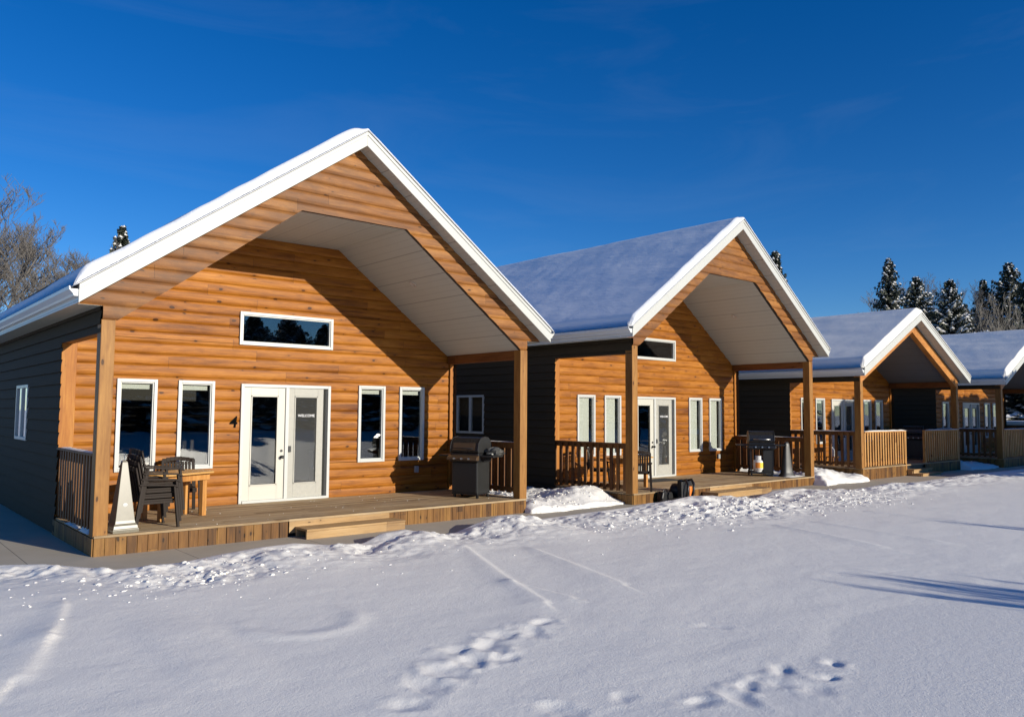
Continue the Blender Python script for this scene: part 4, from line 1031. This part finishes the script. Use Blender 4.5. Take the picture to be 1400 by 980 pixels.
# ------------------------------------------------------------------ trees
def spruce_meshes(h, w_, seed, snowy=.5, top_only=False, thin=1.0):
    rr = random.Random(seed); mb = MB(); tr = MB()
    tr.tube([(0,0,-.3),(0,0,h*.5),(0,0,h*.97)], [.02*h+.02, .011*h, .01], 7)
    z = h*.04
    def leaf(c, d, nrm, L, Wd, mi):
        s = d.cross(nrm); s = s.normalized()*Wd if s.length > 1e-5 else Vector((Wd,0,0))
        mb.quad(c-s*.5, c-s*.15+d*L, c+s*.15+d*L, c+s*.5, mi) if rr.random() < .5 else mb.quad(c-s*.35-d*L*.1, c-s*.5+d*L*.6, c+d*L, c+s*.5+d*L*.4, mi)
    while z < h*.985:
        f = z/h; rad = w_*.74*(1-f)**.86*(.74+.42*rr.random())+.05
        nb = max(4, int((7+6*(1-f))*thin)); a0 = rr.random()*6.28
        for b in range(nb):
            a = a0+2*math.pi*b/nb+rr.uniform(-.25,.25); Rr = rad*rr.uniform(.5, 1.18)
            drop = .28-.75*f+rr.uniform(-.08,.08)     # lower branches sag, upper ones rise
            n = max(3, int(Rr/.17))
            sn = rr.random() < .8
            for i in range(n+1):
                t = (i+.3)/(n+.6)
                p = Vector((math.cos(a)*Rr*t, math.sin(a)*Rr*t, z-drop*Rr*t*t*.9+.10*Rr*t-.06*Rr*t**3))
                sw = (1.05-t)*Rr*.33+.07
                for sd in (-1, 1, 0):
                    da = a+sd*rr.uniform(.5, 1.0); dl = Vector((math.cos(da), math.sin(da), rr.uniform(-.55, -.05)))
                    q = p+Vector((rr.uniform(-.04,.04), rr.uniform(-.04,.04), rr.uniform(-.05,.03)))
                    leaf(q, dl.normalized(), Vector((rr.uniform(-.5,.5), rr.uniform(-.5,.5), 1)).normalized(), sw*rr.uniform(.7,1.25)+.06, .09+sw*.3, 0)
                    if sd == 0 or rr.random() < .5: # hanging twigs
                        leaf(q, Vector((math.cos(da)*.4, math.sin(da)*.4, -1)).normalized(), Vector((math.cos(a+1.5), math.sin(a+1.5), .1)), .16+.12*rr.random(), .10, 0)
                if sn and rr.random() < snowy*1.25 and t > .2:
                    r_ = rr.uniform(.06,.13)*(.7+.5*Rr)
                    q = p+Vector((0,0,.035)); e = []
                    for j in range(6):
                        aa = j*math.pi/3; e.append(q+Vector((math.cos(aa)*r_*rr.uniform(.7,1.4), math.sin(aa)*r_*rr.uniform(.7,1.4), -.035-rr.uniform(0,.05))))
                    i0 = mb.vert(q+Vector((0,0,.03+r_*.25)), *e)
                    for j in range(6): mb.face((i0, i0+1+j, i0+1+(j+1) % 6), 1)
        z += max(.13, h*.02)*(1.15-.45*f)
    for _ in range(10):
        leaf(Vector((0,0,h*.93+rr.random()*h*.05)), Vector((rr.uniform(-.4,.4), rr.uniform(-.4,.4), 1)).normalized(), Vector((1,0,0)), .25, .08, 0)
    return mb, tr
def make_spruce(h, w_, seed, label, group, snowy=.5, thin=1.0):
    t = empty('spruce_tree'); tag(t, label, 'tree', group)
    mb, tr = spruce_meshes(h, w_, seed, snowy, thin=thin)
    mb.build('crown', [M['needle'], M['snow']], t); tr.build('trunk', M['dkbark'], t, smooth=True); return t
def bare_tree(h, seed, label, group, mat, spread=.5, levels=5, name='bare_tree', r0=None, lean=(0,0), upness=.35, minr=.006, kids=(3,5), leaves=0):
    rr = random.Random(seed); t = empty(name); tag(t, label, 'tree', group); tr = MB(); cr = MB(); lf = MB()
    r0 = r0 or h*.016
    def grow(p, d, L, r, lv):
        n = 5 if lv < 2 else 4 if lv < 4 else 3
        pts = [p]; rs = [r]; q = p.copy(); dd = d.copy()
        for i in range(n):
            dd = (dd+Vector((rr.uniform(-1,1), rr.uniform(-1,1), rr.uniform(-.6,1)+upness*.5))*(.10 if lv == 0 else .20)).normalized()
            q = q+dd*L/n; pts.append(q.copy()); rs.append(max(minr*.6, r*(1-(.72 if lv else .85)*(i+1)/n)))
        (tr if lv == 0 else cr).tube(pts, rs, 7 if lv == 0 else 5 if lv == 1 else 3, caps=False)
        if lv >= levels: 
            if leaves and rr.random() < leaves:
                for _ in range(2):
                    c = q+Vector((rr.uniform(-.1,.1),)*3); lf.quad(c, c+Vector((.05,0,.02)), c+Vector((.05,.02,.06)), c+Vector((0,.02,.05)))
            return
        k = rr.randint(*kids)+(int(h*.9) if lv == 0 else (2 if lv == 1 else 0))
        for i in range(k):
            t_ = rr.uniform(.28 if lv == 0 else .2, .98); s = t_*n; a = min(int(s), n-1); bp = pts[a].lerp(pts[a+1], s-a); br = rs[a]+(rs[a+1]-rs[a])*(s-a)
            az = rr.uniform(0, 6.283); side = Vector((math.cos(az), math.sin(az), 0))
            base = (pts[a+1]-pts[a]).normalized()
            nd = (base*(1-spread)+side*spread*rr.uniform(.7,1.3)+Vector((0,0,upness*rr.uniform(.5,1.3)))).normalized()
            LL = L*rr.uniform(.38,.62)*(1.05-(.55*t_ if lv == 0 else .3*t_)); grow(bp, nd, LL, max(minr, br*rr.uniform(.45,.7)), lv+1)
    grow(Vector((0,0,-.2)), Vector((lean[0], lean[1], 1)).normalized(), h, r0, 0)
    mz = max(v_[2] for v_ in cr.v+tr.v); q_ = h/mz
    for b_ in (tr, cr, lf): b_.v = [(v_[0]*q_, v_[1]*q_, v_[2]*q_) for v_ in b_.v]
    tr.build('trunk', mat, t, smooth=True); cr.build('crown', mat, t, smooth=True)
    if leaves and lf.f: lf.build('dry_leaves', M['leafdry'], t)
    return t

def ray(u, v): return fwd+rt*((u-700)/1086.574)-up*((v-490)/1086.574)
def at(u, vtop, D):
    """ground spot D metres away under image column u, and the height that reaches row vtop"""
    dd = ray(u, vtop); hz = math.hypot(dd.x, dd.y); s = D/hz
    p = CAM+dd*s; return p.x, p.y, p.z
GR = 'snow-dusted spruces behind the cabins'
sp_specs = [ # u, vtop, D, width, seed, snowy, label
 (1215,353,60,4.2,11,.55,'slim snow-dusted spruce, leftmost of those over the third cabin roof'),
 (1252,379,62,5.6,12,.65,'broad snowy spruce just right of the third cabin ridge'),
 (1298,383,58,5.6,13,.8,'snowiest spruce between the third and farthest cabin roofs'),
 (1344,382,70,4.6,14,.2,'dark thin-topped spruce above the farthest cabin roof'),
 (1379,359,66,6.5,15,.3,'tall dark spruce at the right edge above the farthest roof'),
 (1402,385,60,5.0,16,.3,'dark spruce cut by the right edge of the photo'),
 (1060,344,46,3.4,17,.5,'spruce tip showing beside the right rake of the second cabin'),
 (168,309,44,3.2,18,.55,'small snowy spruce top over the left rake of the nearest cabin'),
 (1395,470,56,7.0,19,1.0,'heavily snowed spruce seen through the porch of the farthest cabin')]
sp_objs = []
for (u, v, D, wd, sd, sn, lb) in sp_specs:
    x, y, hgt = at(u, v, D); t = make_spruce(hgt+.1, wd, sd, lb, GR, sn); t.location = (x, y, 0); sp_objs.append(t)
# more of the wood behind, right
rr = random.Random(55)
for i, (u, v, D) in enumerate([(1270,420,80),(1235,430,78),(1320,425,82),(1362,400,84),(1390,410,78),(1420,380,74),(1440,400,66),(1460,360,70),(1500,390,64),(1187,447,80)]):
    x, y, hgt = at(u, v, D); s = sp_objs[[1,3,2,4,5][i % 5]]; t = copy_tree(s); sc = hgt/at(*[(1252,379,62),(1344,382,70),(1298,383,58),(1379,359,66),(1402,385,60)][i % 5])[2]
    t.scale = (sc*1.05, sc*1.05, sc); t.location = (x, y, 0); t.rotation_euler = (0, 0, rr.random()*6)
    t['label'] = ['distant spruce behind the %s' % q_ for q_ in ('third cabin ridge, left one', 'broad spruce, low left', 'snowiest spruce, low right', 'gap right of the dark thin-topped spruce', 'tall dark spruce at right', 'right edge, nearest one', 'right edge, shorter one', 'right edge, tallest one', 'right edge, outermost one', 'third cabin roof, far left one')][i]; t['group'] = 'far spruces in the wood behind'
# bare trees
BG = 'leafless trees behind the cabins'
bt = [(16,262,30,'large leafless tree at the left edge, tallest there',31,.55,'bark',.0),
      (80,312,34,'leafless tree with upswept twigs right of the large left tree',32,.5,'bark',.0),
      (118,322,37,'smaller leafless tree nearest the snowy spruce tip at left',33,.5,'bark',.0)]
for (u, v, D, lb, sd, spd, mt, lv) in bt:
    x, y, hgt = at(u, v, D); t = bare_tree(hgt*1.0, sd, lb, BG, M[mt], spread=spd+.08, levels=4, kids=(6,8), upness=.45, minr=.010, r0=hgt*.024, leaves=.0); t.location = (x, y, 0)
x, y, hgt = at(28, 425, 27); t = bare_tree(hgt, 37, 'low shrub holding dry brown leaves at the left edge behind the eave', BG, M['bark'], spread=.55, levels=3, kids=(4,6), upness=.3, minr=.008, leaves=.9, name='leafy_shrub'); t.location = (x, y, 0)
x, y, hgt = at(1192, 392, 66); b0 = bare_tree(hgt, 41, 'grey leafless tree left of the slim spruce at right', BG, M['bark'], levels=4, kids=(4,6), upness=.4, minr=.011, spread=.52); b0.location = (x, y, 0)
x, y, hgt = at(1345, 400, 54); b1 = bare_tree(hgt, 42, 'pale-trunked leafless aspen before the dark spruces at right', BG, M['birch'], spread=.4, levels=3, kids=(3,5), upness=.55, minr=.012); b1.location = (x, y, 0)
PL = ['leafless tree rising between the slim spruce and broad spruce', 'leafless tree between the broad spruce and the snowiest spruce', 'pale aspen just left of the dark thin-topped spruce', 'leafless tree between the snowiest spruce and thin-topped dark spruce', 'pale aspen in front of the tallest dark spruce at right', 'low leafless tree at the left foot of the slim spruce', 'leafless tree just right of the slim spruce', 'tall leafless tree behind the broad spruce', 'leafless tree behind the snowiest spruce', 'leafless tree right of the dark thin-topped spruce', 'leafless tree at the far right edge behind the tall spruce', 'pale aspen by the snowiest spruce on its right']
for i, (u, v, D, s0) in enumerate([(1236,378,70,0),(1276,376,72,0),(1320,402,66,1),(1328,384,64,0),(1372,415,56,1),(1178,425,72,0),(1228,392,76,0),(1258,374,78,0),(1300,380,76,0),(1358,388,72,0),(1393,384,72,0),(1312,410,60,1)]):
    x, y, hgt = at(u, v, D); src = b1 if s0 else b0; t = copy_tree(src); h0 = at(1345,400,54)[2] if s0 else at(1192,392,66)[2]
    sc = hgt/h0; t.scale = (sc, sc, sc); t.location = (x, y, 0); t.rotation_euler = (0,0,i*1.7); t['label'] = PL[i]
# the wood across the road, behind the camera: reflected in the glass, out of frame
for i in range(84):
    x = -34+(i//2)*3.6+rr.uniform(-1.2,1.2); y = -70-8*(i % 2)-rr.uniform(0, 5)+.25*max(0, x-30)
    s = sp_objs[i % 6]; t = copy_tree(s); H0 = at(*[(q_[0], q_[1], q_[2]) for q_ in sp_specs][i % 6])[2]; sc = rr.uniform(11.5, 14.6)/H0; t.scale = (sc*1.5, sc*1.7, sc); t.location = (x, y, -.1); t.rotation_euler = (0,0,rr.random()*6)
    t['label'] = 'spruce in the wood across the yard opposite the cabins'; t['group'] = 'spruces across the yard'
# young trees whose twigs cast the streaked shadows on the snow at right
def toward_sun(x, y, z, t): return (x+.29*t, y-t, z+.27*t)
YG = 'leafless young trees on the yard side'
def shade_tree(tx, ty, hh, seed, lab, spread=.3):
    tx, ty = adj(tx, ty); p = toward_sun(tx, ty, -.1, (hh+.1)/.27)
    q = bare_tree(hh, seed, lab, YG, M['bark'], spread=spread, levels=2, kids=(6,8), upness=1.5, minr=.017, r0=hh*.011); q.location = (p[0], p[1], -.1)
for n_, (tx, ty, hh) in enumerate([(6.15,-6.75,3.7),(6.45,-7.0,3.5),(6.3,-7.5,3.5),(6.8,-7.1,3.6),(6.75,-7.7,3.4),(7.1,-7.4,3.6),(7.3,-7.9,3.4),(7.6,-8.1,3.5)]):
    shade_tree(tx, ty, hh, 61+n_*3, 'upright leafless shrub casting streaked shadows, %s from the left in its clump' % ['first', 'second', 'third', 'fourth', 'fifth', 'sixth', 'seventh', 'eighth'][n_])
shade_tree(12.7, -5.0, 4.4, 62, 'slim leafless young tree casting the far thin shadow streak', .14)
# crowns off to the right that shade the two farthest cabins
for i in range(9):
    D_ = 15+(i % 2)*1.2
    base = toward_sun(26.75+i*2.0, -.3, 0, D_)
    t = empty('pine_tree'); tag(t, 'round-crowned pine on the yard side shading the farthest porches', 'tree', 'pines on the yard side')
    q = random.Random(90+i); cb = MB(); zt = 3.0+.27*D_+q.uniform(-.15,.15); zb = -.25+.27*D_
    for _ in range(1500):
        a = q.uniform(0, 6.28); r_ = 1.35*math.sqrt(q.random()); zz = q.uniform(zb, zt-.25*(r_/1.35)**3); c = Vector((math.cos(a)*r_, math.sin(a)*r_, zz))
        d1 = Vector((q.uniform(-1,1), q.uniform(-1,1), q.uniform(-1,1))).normalized()*.3; d2 = d1.orthogonal().normalized()*.24
        cb.quad(c-d1-d2, c+d1-d2, c+d1+d2, c-d1+d2)
    cb.build('crown', M['needle'], t)
    tt = MB(); tt.tube([(0,0,-.2),(0,0,zb),(0,0,zt-.3)], [.16,.11,.04], 8); tt.build('trunk', M['dkbark'], t, smooth=True)
    t.location = (base[0], base[1], 0)
# snow-roofed shelter glimpsed through the farthest porch
x, y, z = at(1408, 578, 50)
sh = empty('picnic_shelter', (x, y, 0), R(-20)); tag(sh, 'open picnic shelter with snowy flat roof seen through the farthest porch', 'shelter')
b = MB(); b.box(-3, 3, -2, 2, z-.25, z-.1); b.build('roof', M['skirt'], sh)
b = MB(); b.box(-3.05, 3.05, -2.05, 2.05, z-.098, z+.1); b.build('snow_layer', M['softsnow'], sh, bevel=.06)
for xx in (-2.8, 2.8):
    for yy in (-1.8, 1.8):
        b = MB(); b.box(xx-.08, xx+.08, yy-.08, yy+.08, 0, z-.25); b.build('post', M['post'], sh)
